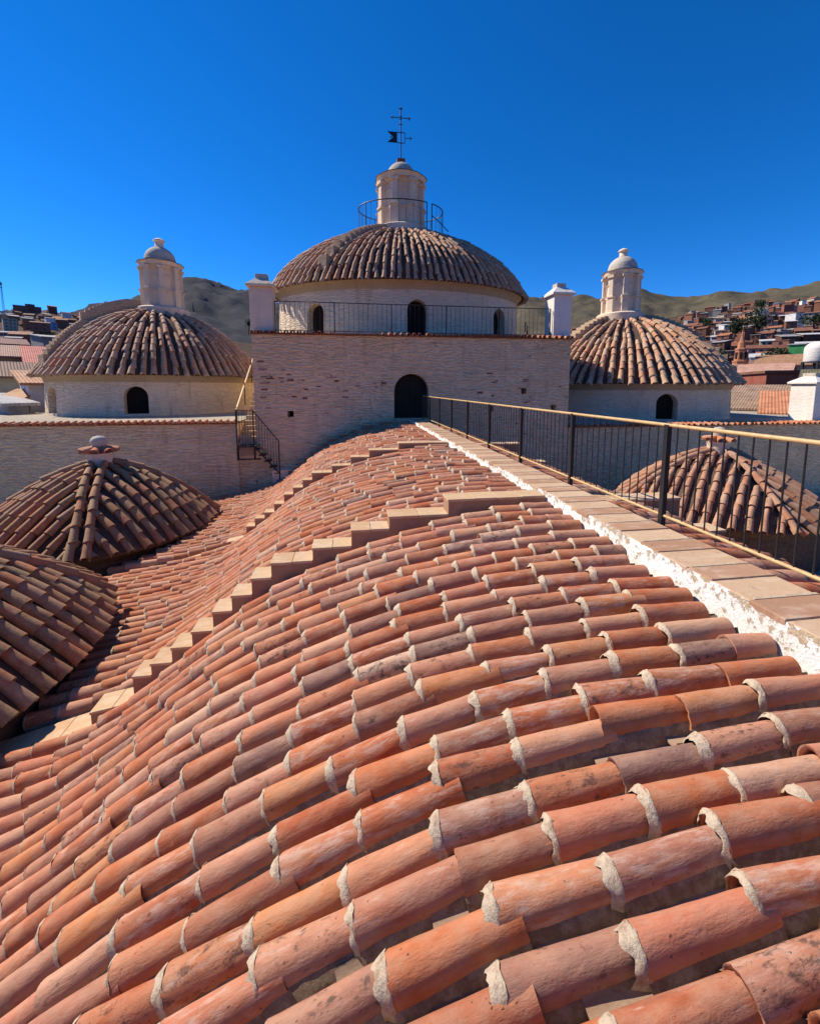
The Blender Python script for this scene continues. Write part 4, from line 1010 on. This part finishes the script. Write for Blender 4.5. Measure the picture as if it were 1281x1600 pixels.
# radio mast on the left hill
q = px(5.5, 482, 760); mast = thing('radio_mast', 'thin lattice radio mast on the left skyline', 'mast', (q.x, q.y, q.z - 6))
m = MB()
for k in range(3):
    a = k * 2.094; m.tube([(1.4 * math.cos(a), 1.4 * math.sin(a), 0), (.5 * math.cos(a), .5 * math.sin(a), 40)], .16, 5)
for k in range(14):
    z0_, z1_ = k * 2.8, (k + 1) * 2.8
    for j in range(3):
        r0_, r1_ = 1.4 - .9 * z0_ / 40, 1.4 - .9 * z1_ / 40; a, b = j * 2.094, (j + 1) * 2.094
        m.tube([(r0_ * math.cos(a), r0_ * math.sin(a), z0_), (r1_ * math.cos(b), r1_ * math.sin(b), z1_)], .07, 4)
o = m.build('lattice', M['iron'], None); o.parent = mast
m = MB(); m.lathe([(1.0, 36), (1.0, 38.5)], 8); m.lathe([(.8, 32), (.8, 33.5)], 8); o = m.build('antenna_drum', M['iron'], None); o.parent = mast
# water tower block on left skyline
near_house(20, 64, 478, 780, 20, 8, 0, (.17, .11, .09), (.2, .14, .12), 'flat', 'dark long building on the left skyline'); near_house(39, 49, 475, 785, 10, 8, 0, (.16, .11, .09), (.2, .15, .13), 'flat', 'dark square block house on the left skyline')
# trees
def tree(x, y, z, h, w, label, grp):
    t = thing('tree', label, 'tree', (x, y, z), grp)
    m = MB(); m.tube([(0, 0, -2), (.1, 0, h * .35), (.0, .1, h * .7)], [w * .07, w * .05, w * .02], 7); o = m.build('trunk', M['bark'], None); o.parent = t
    m = MB(); lobes = [(random.gauss(0, w * .2), random.gauss(0, w * .2), h * random.uniform(.4, .9), w * random.uniform(.22, .38)) for _ in range(9)]
    for k in range(900):
        lx, ly, lz, lr = random.choice(lobes); d = Vector((random.gauss(0, 1), random.gauss(0, 1), random.gauss(0, 1))).normalized() * lr * random.uniform(.6, 1.05)
        c = Vector((lx, ly, lz)) + d; s_ = random.uniform(.12, .3) * w * .16; R3 = Euler((random.uniform(0, 6), random.uniform(0, 6), random.uniform(0, 6))).to_matrix()
        m.add([c + R3 @ Vector(q) * s_ for q in ((-1, -.7, 0), (1, -.7, .2), (1.1, .7, 0), (-1, .7, -.2))], [(0, 1, 2, 3)])
    me = bpy.data.meshes.new('crown'); me.from_pydata(m.v, [], m.f); me.materials.append(M['leaf']); o = bpy.data.objects.new('crown', me); COL.objects.link(o); o.parent = t
for u, v, dd, h, w, lab in ((1148, 512, 300, 14, 16, 'dark round tree among the brick houses above the steeple'), (1178, 505, 380, 24, 22, 'large dark tree on the right hillside by the blue house'), (1190, 478, 560, 20, 18, 'dark tree high on the right hillside'), (1272, 500, 330, 14, 14, 'dark tree at the right edge of the hillside'), (1120, 560, 190, 9, 12, 'dark bush near the foot of the right hillside'), (1105, 505, 420, 12, 14, 'dark tree on the hillside just right of the right dome'), (1212, 560, 170, 8, 10, 'dark bush left of the green wall'), (388, 508, 240, 12, 6, 'dark slim tree left of the left pier'), (74, 530, 145, 5, 6, 'small dark tree among the roofs behind the left dome')):
    q = px(u, v, dd); tree(q.x, q.y, q.z - h * .25, h * .55, w * .62, lab, None)
for k in range(16):
    a = random.choice([random.uniform(28, 56), random.uniform(-38, -28)]); dd = random.uniform(200, 830); x, y = dd * math.sin(R(a)), dd * math.cos(R(a))
    tree(x, y, zground(x, y), random.uniform(3, 6), random.uniform(3, 6), 'small dark tree between houses, ' + where(a, dd) + ' of the ' + ('right' if a > 0 else 'left') + ' hillside', 'trees between the hillside houses ' + ('on the right' if a > 0 else 'on the left'))
